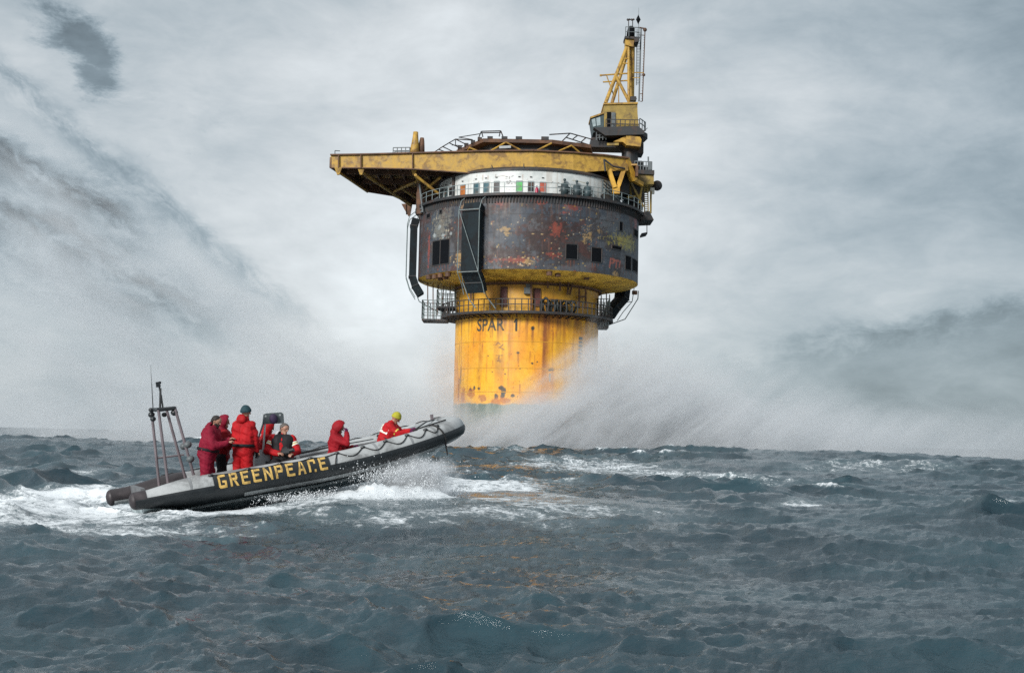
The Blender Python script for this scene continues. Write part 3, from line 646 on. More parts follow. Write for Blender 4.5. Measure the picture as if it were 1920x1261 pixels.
# ---- chutes down the drum's side
def chute(th, path, w_, d_, parent, name='chute'):
    r_ = lambda t: np.array([math.cos(th), math.sin(th), 0]); rad = r_(0); tan = np.array([-math.sin(th), math.cos(th), 0]); P_ = []
    for ro, zz in path: P_.append(rad*ro+np.array([0, 0, zz]))
    mb = MB(); ring_ = []
    for i, p in enumerate(P_):
        d = P_[min(i+1, len(P_)-1)]-P_[max(i-1, 0)]; d = unit(d); nrm = unit(np.cross(tan, d)); nrm = nrm if nrm@rad > 0 else -nrm
        ring_.append([p-tan*w_/2, p+tan*w_/2, p+tan*w_/2+nrm*d_, p-tan*w_/2+nrm*d_])
    vs = [q_ for r2 in ring_ for q_ in r2]; n = len(P_)
    fs = [(i*4+k, i*4+(k+1) % 4, (i+1)*4+(k+1) % 4, (i+1)*4+k) for i in range(n-1) for k in range(4)]+[(3, 2, 1, 0), tuple(range(4*n-4, 4*n))]
    mb.add(vs, fs); o = mb.build(name, M_chute, parent)
    for i in (1, n//2, n-2):
        a, b_, c_, e = ring_[i]
        MB().bar(b_, c_, .12).bar(c_, e, .12).bar(e, a, .12).build('stiffener', M_blk, o)
    fr = MB(); off = [(-w_/2-.22), (w_/2+.22)]
    outs = [r2[2]*.5+r2[3]*.5+unit(r2[3]-r2[0])*.35 for r2 in ring_]
    for sg in off:
        ln = [rad*(RD+.05)+np.array([0, 0, path[0][1]+1.2])+tan*sg]+[q_+tan*sg for q_ in outs]
        fr.path(ln, .05, 5)
    for i in (1, n//2): fr.bar(outs[i]+tan*off[0], outs[i]+tan*off[1], .07)
    fr.bar(outs[1]+tan*off[0], outs[n//2]+tan*off[1], .05)
    fr.build('guard_frame', M_rail, o)
    return o
zc = lambda py, ro: zf(py, RD+ro, 889)
th_c = oncyl(887, 450, RD+.5)[0]
chute(th_c, [(RD+.02, zc(389, 0)), (RD+.35, zc(397, .6)), (RD+.35, zc(440, .8)), (RD+.35, zc(507, .8)), (RD-.5, zc(522, 0)), (RD-1.1, zc(544, -.8))], 2.15, .85, plat)
zl = lambda py: at(784, py, PD)[2]
chute(R(-176), [(RD+.02, zl(416)), (RD+.22, zl(428)), (RD+.22, zl(470)), (RD+.22, zl(521)), (RD-.1, zl(535)), (RD-.75, zl(551))], 2.2, .85, plat)
zr = lambda py: at(1180, py, PD+6)[2]
chute(R(30), [(RD+.05, zr(440)), (RD+.3, zr(450)), (RD+.3, zr(540)), (RD+.2, zr(556)), (RD-1.0, zr(574)), (RD-1.9, zr(592))], 2.2, .85, plat)
MB().path([pf(772, 437, 0), pf(768, 520, 0), pf(786, 565, 0), pf(822, 585, 0)], .06, 5).path([pf(798, 372, 0), pf(772, 437, 0)], .06, 5).build('handrail_loop', M_rail, plat)
MB().path([pf(1197, 545, 4), pf(1196, 560, 4), pf(1172, 598, 4), pf(1130, 613, 4)], .06, 5).build('handrail_loop', M_rail, plat)
MB().path([pf(866, 505, -11), pf(868, 530, -10), pf(880, 562, -10.5), pf(892, 577, -10.5)], .06, 5).build('handrail_loop', M_rail, plat)
MB().path([pf(905, 528, -10), pf(912, 555, -10.4), pf(929, 578, -10.4)], .06, 5).build('handrail_loop', M_rail, plat)

# ---- walkway round the column
walk = MB().lathe([(RC+.02, ZWALK-.15), (RC+1.75, ZWALK-.15), (RC+1.75, ZWALK+.12), (RC+.02, ZWALK+.12)], 96).build('column_walkway', M_blk, plat)
rail(MB(), arc(RC+1.65, ZWALK+.1, -1.15*PI, .15*PI, 56), 1.35, r=.055, post=1).build('railing', M_blk, walk)
wb = MB()
for k in range(40):
    th = -1.1*PI+k*1.2*PI/39; wb.bar(cyl(th, ZWALK-.42, RC+.05), cyl(th, ZWALK-.16, RC+1.5), .12)
wb.build('walkway_bracket', M_blk, walk, kind='stuff')
def landing(x0, x1, py, yl0, yl1, parent, h=1.5, zextra=0):
    a = pf(x0, py, yl0); b_ = pf(x1, py, yl0); z = a[2]+zextra; pts = [np.array([a[0], a[1], z]), np.array([b_[0], a[1], z]), np.array([b_[0], yl1, z]), np.array([a[0], yl1, z])]
    o = MB().prism(pts, (0, 0, -.22)).build('landing', M_blk, parent)
    pp_ = []
    for p, q_ in zip(pts, pts[1:]+pts[:1]): pp_ += [p+(q_-p)*k/4 for k in range(4)]
    rail(MB(), pp_+[pts[0]], h, (1, .66, .33), .05).build('railing', M_rail, o)
    br_ = MB()
    for k in range(7): br_.bar(pts[0]+(pts[1]-pts[0])*k/6-[0, 0, .12], pts[3]+(pts[2]-pts[3])*k/6-[0, 0, .12], .07)
    br_.build('grating', M_gry, o)
    return o
landing(819, 852, 573, -3.5, 0.5, plat, 1.9); landing(791, 838, 597, -2, 1.5, plat, 2.2)
landing(1120, 1143, 590, -3, 1, plat, 1.9); landing(1121, 1141, 611, -2.4, .4, plat, 1.5)
for a_, b_ in (((802, 524), (802, 598)), ((812, 521), (812, 597)), ((822, 521), (820, 590)), ((834, 520), (828, 574)), ((845, 514), (843, 572)), ((1137, 548), (1137, 596)), ((1143, 552), (1143, 596)), ((1127, 540), (1128, 590))):
    p0, p1 = pf(*a_, -1), pf(*b_, -1); MB().tube(p0, p1, .07, n=6).build('hanging_pipe', M_brn, plat)
for a_, b_ in (((1086, 540), (1086, 578)), ((1098, 538), (1098, 578)), ((1086, 556), (1098, 556)), ((1068, 515), (1064, 552)), ((1078, 515), (1068, 552)), ((1027, 512), (1027, 540)), ((1050, 512), (1050, 545)), ((996, 528), (996, 586)), ((883, 530), (883, 560))):
    t0, z0 = oncyl(*a_, RC+.5); t1, z1 = oncyl(*b_, RC+.5); MB().bar(cyl(t0, z0, RC+.5), cyl(t1, z1, RC+.5), .22).build('stand_pipe', M_brn, plat)
for p in ((939, 538, 950, 574), (1001, 541, 1013, 574)): 
    dd_ = window(*p, RC+.06, colm, mat('rusty_door', (0.10, 0.03, 0.025), var=.4), M_brn, 'door', .12)
th, zz = oncyl(990, 545, RC+.3); MB().box(cyl(th, zz, RC+.3), (.9, .5, .7), th+PI/2).box(cyl(th, zz+.55, RC+.25), (.5, .3, .4), th+PI/2).build('control_box', M_gry, colm)
hs = MB()
for k in range(9):
    th, zz = oncyl(1016+k*7, 566-2.2*math.sin(k*2.1), RC+.9); c_ = cyl(th, ZWALK+.75+.12*math.sin(k*1.7), RC+.85); rr = .72+.12*math.sin(k*2.3)
    ax = np.array([-math.sin(th+.3*math.sin(k)), math.cos(th+.3*math.sin(k)), 0]); e1 = np.array([0, 0, 1.0]); e2 = np.cross(ax, e1)
    hs.sweep([c_+(e1*math.cos(t)+e2*math.sin(t))*rr*(1+.06*math.sin(5*t+k)) for t in np.linspace(0, 2*PI, 15)], .13, 6, False)
hs.build('coiled_hose', mat('dark_hose', (0.03, 0.036, 0.034), var=.5, rough=.7), walk, True)

# ---- helideck girder box with its cantilever
Zb = 0.5*(pf(620, 314.5, -6.5)[2]+pf(775, 316, -7.5)[2])
top = [pf(620, 291.5, -6.5), pf(700, 290, -7), pf(778, 288, -7.6), pf(900, 284.5, -8.3), pf(1000, 283.5, -8.6), pf(1075, 287, -8.2), pf(1130, 291.5, -7.4), pf(1178, 297.5, -6.2)]
bot = [pf(619.5, 314.5, -6.5), pf(700, 315, -7), pf(779, 317, -7.6), pf(900, 326, -8.3), pf(1000, 327, -8.6), pf(1075, 324, -8.2), pf(1130, 320, -7.4), pf(1178, 320, -6.2)]
heli = thing('x', None, None); bpy.data.objects.remove(heli)
gird = MB(); back = np.array([0, .35, 0])
for i in range(len(top)-1):
    gird.add([top[i], top[i+1], bot[i+1], bot[i], top[i]+back, top[i+1]+back, bot[i+1]+back, bot[i]+back], [(0, 1, 2, 3), (7, 6, 5, 4), (0, 4, 5, 1), (3, 2, 6, 7)]+([(0, 3, 7, 4)] if i == 0 else [])+([(1, 5, 6, 2)] if i == len(top)-2 else []))
girder = gird.build('deck_girder', M_yelo, plat)
for px, a_, b_ in ((634.5, 291.5, 314.8), (676.5, 290.6, 314.9), (773.5, 288.3, 316.5)):
    MB().bar(pf(px, a_, -7.75 if px > 700 else -7.1 if px > 650 else -6.85), pf(px, b_, -7.75 if px > 700 else -7.1 if px > 650 else -6.85), .16, .12).build('girder_stiffener', M_brn, girder)
fl = MB()
for a_, b_ in zip(top[:-1], top[1:]): fl.bar(a_+np.array([0, -.05, .05]), b_+np.array([0, -.05, .05]), .5, .14, up=(0, 0, 1))
for a_, b_ in zip(bot[:3], bot[1:4]): fl.bar(a_+np.array([0, -.05, -.03]), b_+np.array([0, -.05, -.03]), .4, .10, up=(0, 0, 1))
fl.build('girder_flange', M_brn, girder)
A0 = bot[0]; Bq = pz(689, 360, Zb); Cq = pz(738, 368, Zb); Dq = pz(771, 383, Zb)
rim_pts = [A0, Bq, Cq, Dq, np.array([-4., Dq[1]+3, Zb]), np.array([10., Dq[1]-4, Zb]), np.array([12.3, -6, Zb])]
deckz = Zb+1.25
poly = [np.array([p[0], p[1], deckz]) for p in [bot[0]+back]+rim_pts[1:]+[bot[7]+back]]
poly += [np.array([p[0], p[1]+.36, deckz]) for p in bot[6:0:-1]]
MB().prism(poly, (0, 0, .18)).build('deck_plate', M_und, plat)
eb = MB()
for a_, b_ in zip(rim_pts[:-1], rim_pts[1:]): eb.bar(a_+[0, 0, .62], b_+[0, 0, .62], .25, 1.25, up=(0, 0, 1))
eb.build('edge_beam', M_brn, plat)
def yback(x):
    ys = [(p[0], p[1]) for p in rim_pts]
    for (x0, y0), (x1, y1) in zip(ys[:-1], ys[1:]):
        if x0 <= x <= x1: return y0+(y1-y0)*(x-x0)/(x1-x0)
    return 8
def yfront(x):
    for p, q_ in zip(bot[:-1], bot[1:]):
        if p[0] <= x <= q_[0]: return p[1]+(q_[1]-p[1])*(x-p[0])/(q_[0]-p[0])
    return -6.5
xx = A0[0]+1.6
while xx < 11:
    o = MB().bar((xx, yfront(xx)+.4, deckz-.30), (xx, yback(xx)-.2, deckz-.30), .22, .62, up=(0, 0, 1)).build('joist', M_brn, plat); xx += 1.55
for yy_ in (-2.0, 3.5, 9.0):
    xs = [x_ for x_ in np.arange(A0[0], 11, .3) if yback(x_) > yy_]
    MB().bar((xs[0]+.4, yy_, deckz-.62), (xs[-1], yy_, deckz-.62), .3, .7, up=(0, 0, 1)).build('cross_beam', M_brn, plat)
for a_, b_, w_ in (((634, 322, -6.4), (689, 359.5, None), .30), ((677, 322, -6.8), (770, 384.5, None), .42), ((733, 361, None), (782, 340, -2), .36), ((753, 353.5, None), (785, 374, None), .32), ((778, 328, -7.2), (822, 363, -6), .34), ((825, 333, -6.5), (795, 358, -3), .3), ((779, 328, -7.3), (789, 350, -3), .34)):
    g_ = lambda p: pf(p[0], p[1], p[2]) if p[2] is not None else pz(p[0], p[1], Zb-.25)
    MB().tube(g_(a_), g_(b_), w_/2, n=8).build('strut', M_yelo, plat)
for px in (634, 677, 776):
    a_ = pf(px, 315, -6.9); MB().prism([a_+[-.45, 0, .1], a_+[.45, 0, .1], a_+[.12, .1, -.75], a_+[-.12, .1, -.75]], (0, .3, 0)).build('strut_bracket', M_yelo, girder)
d0 = pz(771, 384, Zb-.1); MB().prism([d0+[-1.3, 0, .1], d0+[.15, 0, .2], d0+[-.1, 0, -1.5], d0+[-.35, 0, -1.5]], (0, .3, 0)).build('gusset', M_brn, plat)
MB().tube(pz(762, 384, Zb-.5), pz(762.5, 402, Zb-1.8), .09).build('drain_pipe', M_brn, plat)
lg = MB().tube(pf(788, 333, -4), pf(788.5, 362, -4), .42, n=14).tube(pf(788.5, 361, -4), pf(788.5, 402, -4), .5, n=14); lg.build('deck_leg', M_brn, plat)
for a_, b_ in (((788, 392), (822, 370)), ((789, 398), (812, 380)), ((786, 340), (793, 398)), ((797, 400), (815, 388))): MB().tube(pf(*a_, -4.5), pf(*b_, -5.5), .12).build('leg_brace', M_gry, plat)
# things on the cantilever
pil = MB().sweep([pf(777.5, 289, -6.5), pf(777, 280, -6.5), pf(778.5, 268, -6.5), pf(779, 259, -6.5), pf(779.5, 247.5, -6.5)], [.62, .50, .42, .34, .28], 12); pil.build('post_stub', M_yelo, plat, True, label='taller ochre stub post on the deck edge')
pil = MB().sweep([pf(789.5, 289, -6), pf(790, 275, -6), pf(791, 265, -6), pf(791.5, 258.5, -6)], [.42, .38, .30, .22], 12); pil.build('post_stub', M_brn, plat, True, label='shorter dark brown stub post on the deck edge')
a_, b_ = pf(737, 289, -6.8), pf(768, 288.5, -6.8)
rail(MB(), [a_+(b_-a_)*k/4 for k in range(5)]+[b_+[0, 2, 0], a_+[0, 2, 0]], .75, (1, .5), .05).build('deck_railing', M_gry, plat)
MB().path([pf(628, 291, -6), pf(628, 282.5, -6), pf(637.5, 283, -6)], .055, 6).build('lamp_arm', M_gry, plat)
# raised landing octagon with tilted net frames
ZH = pf(905, 260, -6.5)[2]
f1_, f2_ = pf(906, 259.5, -6.5), pf(1035, 256, -6.8); l1 = pz(856, 281, ZH); r1 = pz(1108, 271, ZH)
f2_[2] = ZH
octo = [f1_, f2_, r1, np.array([r1[0]+1, r1[1]+9, ZH]), np.array([f2_[0], r1[1]+13, ZH]), np.array([f1_[0], l1[1]+11, ZH]), l1]
MB().prism(octo, (0, 0, -.42)).build('landing_deck', M_brn, plat)
ctr = np.mean(octo, axis=0)
MB().prism([ctr+(p-ctr)*.86-[0, 0, .43] for p in octo], (0, 0, -(ZH-top[3][2]-.2))).build('deck_support', M_blk, plat)
tr = MB(); lo_z = top[3][2]+.25
e = [l1, f1_, f2_, r1]
for a_, b_ in zip(e[:-1], e[1:]):
    n = max(2, int(np.linalg.norm(b_-a_)/2.6)); low = lambda p: np.array([ctr[0]+(p[0]-ctr[0])*.95, ctr[1]+(p[1]-ctr[1])*.95, lo_z])
    for k in range(n):
        p, q_ = a_+(b_-a_)*k/n, a_+(b_-a_)*(k+1)/n
        tr.tube(low(p), low(q_), .11, n=6)
        (tr.tube(p-[0, 0, .4], low(q_), .10, n=6) if k % 2 else tr.tube(low(p), q_-[0, 0, .4], .10, n=6))
tr.build('deck_truss', M_yelo, plat)
for k in (.1, .31, .52, .9):
    p = f1_+(f2_-f1_)*k; MB().box(p+[0, .2, .14], (.6+.3*k, .5, .22+.2*k)).build('deck_fitting', M_blk, plat)
for k in range(4):
    p = l1+(f1_-l1)*(k+.5)/4; MB().box(p+[0, .2, .14], (.5, .5, .35)).build('deck_fitting', M_blk, plat)
def net(pxs, yl, parent, r=.055):
    mb = MB()
    for ln in pxs:
        P_ = [pf(p[0], p[1], yl if len(p) < 3 else p[2]) for p in ln]; mb.path(P_, r, 5)
    return mb.build('net_frame', M_blk, parent)
net([[(815, 285), (830, 275), (854, 261), (887, 263)], [(815, 285), (852, 286)], [(830, 275), (853, 286)], [(854, 261), (878, 273)], [(822, 280), (840, 287)], [(842, 268), (866, 279)]], -5, plat, .065)
net([[(860, 257.5), (900, 251)], [(860, 257.5), (886, 262)], [(847, 272), (868, 273.5)], [(854, 262), (854, 272)]], -5.5, plat)
net([[(1054, 265), (1069, 250), (1112, 262)], [(1030, 252.5), (1069, 250)], [(1074, 261), (1083, 254)], [(1090, 266), (1099, 258)], [(1062, 258), (1105, 272)], [(1081, 268), (1094, 270)]], -4.5, plat, .075)
net([[(898, 257), (902.5, 246.5), (939, 245.5), (943, 256)], [(901, 249.5), (940, 248.5)], [(905.5, 257), (903, 247)], [(936, 256), (938, 246)]], -6.3, plat, .07)
MB().bar(pf(936, 276.5, -8.8), pf(958, 275.5, -8.8), .28).build('name_board', mat('dull_white', (0.35, 0.36, 0.36)), plat)

# ---- right side: bracket legs, stair tower and machinery
vb = MB()
vb.bar(pf(1142, 319, -7), pf(1152.5, 352, -7), .55, .5).bar(pf(1169.5, 318, -6.6), pf(1158, 352, -6.6), .55, .5).box((pf(1155, 356, -6.8)), (.85, .6, .95)).bar(pf(1143, 319, -7), pf(1169, 318, -6.8), .25)
vb.build('bracket_leg', M_yel, plat)
MB().tube(pf(1155, 323.5, -6.9), pf(1155, 323.5, -6.2), .42, n=14).build('bracket_pin', M_hole, plat)
MB().bar(pf(1173, 299, -6), pf(1188, 338, -5), .75, .6).bar(pf(1184, 335, -5), pf(1204, 346, -4), .5, .45).build('raking_beam', M_yel, plat)
gp = MB().path([pf(1135, 321, -7.9), pf(1132.5, 299, -7.9), pf(1150, 312, -7.7), pf(1172, 316, -7)], .11, 6); gp.build('vent_pipe', M_blk, plat)
for px, py, yl, sz in ((1172, 325, -1, (3.4, 4, 2.2)), (1178, 350, 0, (2.6, 4, 2.4)), (1192, 333, 1, (2.2, 3, 2.2)), (1188, 372, -1, (1.9, 2.5, 1.2)), (1168, 345, -3, (1.0, 2, 2.6)), (1182, 388, 0, (2.5, 2, .9))):
    MB().box(pf(px, py, yl), sz, .2).build('machinery_box', M_blk, plat)
MB().prism([pf(1189, 324, -3), pf(1226, 322, -3), pf(1226, 345, -3), pf(1206, 346, -3), pf(1190, 334, -3)], (0, 5, 0)).build('stair_tower_cabin', M_yeld, plat)
MB().prism([pf(1188, 318, -3.3), pf(1227, 319, -3.3), pf(1227, 327, -3.3), pf(1188, 325, -3.3)], (0, 5.6, 0)).build('stair_tower_deck', M_blk, plat)
a_, b_ = pf(1190, 318, -3), pf(1222, 319, -3)
tw = rail(MB(), [a_+(b_-a_)*k/6 for k in range(7)]+[b_+[0, 4, 0], a_+[0, 4, 0]], 1.0, (1, .5), .05)
tw.bar(pf(1216, 319, -3), pf(1215.5, 294, -3), .16).bar(pf(1219, 319, -3), pf(1219, 304, -3), .4).box(pf(1196, 310, -1), (.9, .6, 1.0)).build('tower_railing', M_gry, plat)
MB().ball(pf(1232, 348, -1), .62, 18, 12).tube(pf(1232, 348, -1), pf(1218, 346, -1), .2).build('float_ball', M_blk, plat, True)
MB().box(pf(1223, 358, -1.2), (.5, .4, .7)).bar(pf(1219, 350, -1), pf(1226, 352, -1), .1).build('flood_lamp', mat('lamp_white', (.6, .58, .52)), plat)
ld = MB()
for px in (1207.5, 1214.5): ld.bar(pf(px, 346, -1.5), pf(px+1, 398, -1.5), .12)
for k in range(13): ld.bar(pf(1207.6+.08*k, 350+k*3.8, -1.5), pf(1214.6+.08*k, 350+k*3.8, -1.5), .09)
ld.tube(pf(1220.5, 358, -1.4), pf(1220, 400, -1.4), .12)
ld.build('ladder', M_yeld, plat)
for a_, b_ in (((1183, 343), (1206, 388)), ((1180, 342), (1183, 368)), ((1176, 370), (1200, 367)), ((1204, 350), (1198, 380)), ((1196, 330), (1205, 350))): MB().bar(pf(*a_, -3), pf(*b_, -2.5), .24).build('tower_brace', M_yeld, plat)
MB().prism([pf(1196, 398, -2), pf(1218, 396, -2), pf(1226, 412, -2), pf(1202, 413, -2)], (0, 4, 0)).build('lower_landing', M_blk, plat)
sd_ = MB().prism([pf(1203, 437, -1), pf(1214, 435, -1), pf(1214, 438, -1), pf(1203, 441, -1)], (0, 2, 0)).bar(pf(1213, 436, -.5), pf(1213, 417, -.5), .09); sd_.build('side_step', M_blk, plat)
st2 = rail(MB(), [pf(1130+6.5*k, 359+5.5*k, -9+1.0*k) for k in range(10)], 1.3, (1, .7, .4), .06); st2.build('stair_railing', M_teal, plat)
MB().prism([pf(1126, 366, -9.6), pf(1196, 409, -2.8), pf(1200, 404, -1.8), pf(1135, 360, -8)], (0, 0, -.25)).build('stair_flight', M_blk, plat)

# ------------------------------------------------------------------ crane
cb = at(1176, 292, PD)
crane = thing('crane', 'stripped yellow pedestal crane with lattice mast on the platform deck', 'crane', cb)
def cf(px, py, yl=0.0): return at(px, py, PD+yl)-cb
MB().lathe([(1.0, -1.5), (1.0, .3), (1.35, .8), (1.5, 1.5), (2.1, 2.1), (2.1, 2.6)], 24, c=(cf(1181, 292)[0], 0, 0)).build('pedestal', M_blk, crane)
for px, py, sz in ((1165, 262, (3.6, 3, 1.6)), (1150, 273, (5.6, 3, 1.1)), (1140, 258, (2.6, 3, 1.6)), (1186, 282, (2.4, 2.6, 1.2)), (1128, 268, (2.4, 2.6, .7))): MB().box(cf(px, py, .5), sz).build('slew_machinery', M_blk, crane)
cw = MB().prism([cf(1174, 254, -2.6), cf(1200, 256.5, -2.6), cf(1203, 262, -2.6), cf(1201, 275, -2.6), cf(1174, 272, -2.6)], (0, 3.2, 0)); cw.prism([cf(1150, 265.5, -2.4), cf(1173.5, 255, -2.4), cf(1173.5, 271, -2.4), cf(1168, 266, -2.4)], (0, 2, 0)); cw.build('counterweight', M_yelo, crane)
MB().bar(cf(1138, 271, -2.2), cf(1160, 270.5, -2.2), .28).build('fender_bar', M_yeld, crane)
MB().prism([cf(1113, 239, -2.8), cf(1196, 236, -2.8), cf(1209, 246, -2.8), cf(1207, 252, -2.8), cf(1135, 254, -2.8)], (0, 5, 0)).build('crane_deck', M_blk, crane)
hb = MB().prism([cf(1132.5, 194.5, -1.8), cf(1195, 193, -1.8), cf(1195.5, 213, -1.8), cf(1198, 238, -1.8), cf(1133, 239.5, -1.8)], (0, 4.2, 0)); house = hb.build('machine_house', M_yeld, crane)
MB().prism([cf(1131.5, 193, -2), cf(1196, 191.5, -2), cf(1196, 194.5, -2), cf(1131.5, 196, -2)], (0, 4.5, 0)).build('house_roof', M_yelo, house)
MB().prism([cf(1138, 210, -1.9), cf(1145.5, 210, -1.9), cf(1145, 238.5, -1.9), cf(1138, 238.5, -1.9)], (0, .15, 0)).build('doorway', M_hole, house)
MB().prism([cf(1146.5, 211, -1.95), cf(1154, 211, -1.95), cf(1154, 238, -1.95), cf(1146.5, 238, -1.95)], (0, .12, 0)).build('house_panel', M_gry, house)
cab = MB().prism([cf(1107.5, 221, -1.6), cf(1132.4, 212.5, -1.6), cf(1132.4, 240, -1.6), cf(1112, 249, -1.6)], (0, 3, 0)).build('cab', M_teal, crane)
MB().prism([cf(1106.5, 219, -1.8), cf(1132.4, 210, -1.8), cf(1132.4, 213, -1.8), cf(1107, 221.8, -1.8)], (0, 3.4, 0)).build('cab_roof', M_yelo, cab)
for q4 in ([(1109.5, 224), (1116, 222), (1117.5, 236), (1112, 238)], [(1118, 221.5), (1125.5, 219), (1126, 235), (1119.3, 236)]):
    MB().prism([cf(*p, -1.66) for p in q4], (0, .05, 0)).build('cab_window', mat('pale_glass', (.30, .36, .37), rough=.1, var=.3), cab)
a_, b_ = cf(1118, 253, -2.7), cf(1204, 250, -2.7)
rail(MB(), [cf(1136+9*k, 240+.2*k, -2.7) for k in range(8)], 1.05, (1, .5), .05).build('deck_railing', M_blk, crane)
rail(MB(), [cf(1199, 239, -2), cf(1204, 242, -1.5), cf(1208, 245, 0), cf(1210, 246, 1)], 1.1, (1, .5), .05).bar(cf(1208, 246, 0), cf(1214, 240, 0), .07).build('deck_railing', M_gry, crane)
rail(MB(), [cf(1118+6*k, 263-.3*k, -1.8) for k in range(4)], 1.0, (1, .6, .3), .05).build('deck_railing', M_gry, crane)
mast = MB()
for a_, b_, r_, y0, y1 in (((1135.5, 193), (1177, 84), .22, -1.2, -.3), ((1147.5, 193), (1181, 84), .22, 1.2, .3), ((1179, 192), (1178.5, 84), .17, -.8, -.4), ((1184.5, 190), (1186, 82), .30, .6, .3), ((1155.5, 144), (1179, 190), .19, -.9, -.8)):
    mast.tube(cf(*a_, y0), cf(*b_, y1), r_, n=10)
mo = mast.build('mast', M_yelo, crane)
mr_ = MB()
for a_, b_, r_ in (((1125.5, 141.5), (1180, 137.5), .10), ((1130.5, 154), (1179, 151), .09), ((1168, 110.6), (1180, 109.5), .08), ((1167, 119.5), (1180, 118.5), .08), ((1137.5, 142.5), (1150.5, 178), .07), ((1160, 164), (1160, 193), .07), ((1185, 136), (1207, 137), .06), ((1186, 146), (1200, 146), .05)): mr_.tube(cf(*a_, -.6), cf(*b_, -.6), r_, n=6)
mr_.box(cf(1126.5, 141.5, -.6), (.25, .25, .2)).build('mast_rail', M_yelo, mo)
hd = MB().prism([cf(1172.5, 68, -.8), cf(1190, 69, -.8), cf(1187.5, 88, -.8), cf(1173, 84, -.8)], (0, 1.5, 0)); hd.build('mast_head', M_yelo, mo)
MB().prism([cf(1171.5, 67.5, -1.1), cf(1200, 69.5, -1.1), cf(1198, 78, -1.1), cf(1190, 79, -1.1), cf(1189, 73, -1.1), cf(1172, 71.5, -1.1)], (0, 2.2, 0)).build('mast_platform', M_blk, mo)
MB().sweep([cf(1182.5, 68), cf(1182.8, 60), cf(1183.5, 53), cf(1184, 50)], [.5, .47, .40, .25], 14).build('lantern', M_hole, mo, True)
for px in (1178.7, 1186.2):
    MB().tube(cf(px-.2, 66), cf(px, 37), .06, n=6).bar(cf(px-2.3, 37.5), cf(px+2.3, 36.5), .12).ball(cf(px-1.6, 37.2), .15, 8, 5).ball(cf(px+1.8, 36.8), .13, 8, 5).build('signal_light', M_blk, mo)
cg = MB()
rail(cg, [cf(1173, 68, -1), cf(1179, 68.5, -1.3), cf(1190, 69, -1.2), cf(1198, 69.5, -.8)], 1.15, (1, .5), .045)
for px in (1194, 1200.5): cg.tube(cf(px+1.5 if px > 1197 else px+.5, 54, .2), cf(px-2.5 if px > 1197 else px-1, 190 if px > 1197 else 160, .2), .10 if px > 1197 else .05, n=6)
for k in range(34): cg.bar(cf(1194.7-.04*k, 62+k*2.9, .2), cf(1201.5-.1*k, 62+k*2.9, .2), .05)
cg.build('ladder', M_gry, mo)
hoop = MB(); hoop.tube(cf(1209.5, 54, .2), cf(1204.5, 190, .2), .07, n=6)
for py in (52.5, 66, 141, 176, 190): hoop.bar(cf(1200, py, .2), cf(1209.3-(py-54)*.037, py+.5, .2), .07)
hoop.tube(cf(1199, 52, .2), cf(1209.5, 54, .2), .09).ball(cf(1209.3, 56, .2), .25, 8, 6).ball(cf(1207, 140.5, .2), .2, 8, 6)
for py in np.arange(70, 190, 5.0): hoop.bar(cf(1207.6-(py-54)*.037, py, -.1), cf(1209.3-(py-54)*.037, py, .5), .045)
hoop.build('ladder_cage', M_brn, mo)
MB().box(cf(1187, 186, -.6), (.7, .8, .5)).tube(cf(1187, 186, -.6), cf(1193, 184.5, -.5), .14).build('winch', M_blk, mo)
MB().tube(cf(1197.5, 70), cf(1197.6, 15), .05, .02, 6).build('rod', M_gry, mo)
dm_ = cf(1196.8, 37); MB().add([dm_+[0, 0, .62], dm_+[.29, 0, 0], dm_+[0, .29, 0], dm_+[-.29, 0, 0], dm_+[0, -.29, 0], dm_-[0, 0, .62]], [(0, 1, 2), (0, 2, 3), (0, 3, 4), (0, 4, 1), (5, 2, 1), (5, 3, 2), (5, 4, 3), (5, 1, 4)]).build('topmark', M_hole, mo)
# ------------------------------------------------------------------ inflatable boat
boat = thing('inflatable_boat', 'grey and black rigid inflatable boat with yellow lettering climbing a wave, seven people aboard', 'boat')
bm4 = Matrix.Identity(4)
for i in range(3):
    for j in range(3): bm4[i][j] = BM[i, j]
    bm4[i][3] = BROOT[i]
boat.matrix_world = bm4
def bpx(px, py, v):                       # boat coordinates of a photo position on the boat's lengthwise plane at offset v
    d = ray(px, py); n = BM[:, 1]; t = ((BROOT+n*v-CAM)@n)/(d@n); return BM.T@(CAM+d*t-BROOT)
LB = 7.15; FB = LB/7.72
M_tube = mat('grey_rubber', (0.37, 0.385, 0.385), rough=0.42, var=.18, scale=2.5, dirt=(0.09, 0.09, 0.09), dscale=1.3, damt=.65, bump=.004, bscale=9)
M_band = mat('seam_rubber', (0.20, 0.21, 0.215), rough=.5, var=.3)
M_tubed = mat('black_rubber', (0.012, 0.015, 0.017), rough=0.38, var=.3, scale=3)
M_hull = mat('hull_gelcoat', (0.52, 0.60, 0.61), rough=0.3, var=.22, scale=1.5, dirt=(0.08, 0.12, 0.13), dscale=.8, damt=.6)
M_deck = mat('grey_deck', (0.13, 0.135, 0.14), rough=0.6, var=.3)
M_lgr = mat('light_grey_paint', (0.36, 0.38, 0.385), rough=0.45, var=.2)
M_alu = mat('mauve_grey_metal', (0.15, 0.125, 0.135), rough=0.45, var=.3)
M_kit = mat('black_plastic', (0.015, 0.018, 0.02), rough=.4, var=.3)
M_rope = mat('black_rope', (0.014, 0.014, 0.014), rough=.8, var=.4)
half = []
for u in np.linspace(0, 4.2, 30): half.append((u, -HB))
for ph in np.linspace(0, PI/2, 34)[1:]: half.append((4.2+(LB-4.2)*math.sin(ph)**0.95, -HB*max(math.cos(ph), 0)**0.72))
sheer = lambda u: 0.35*max((u-3.2)/(LB-3.2), 0)**2
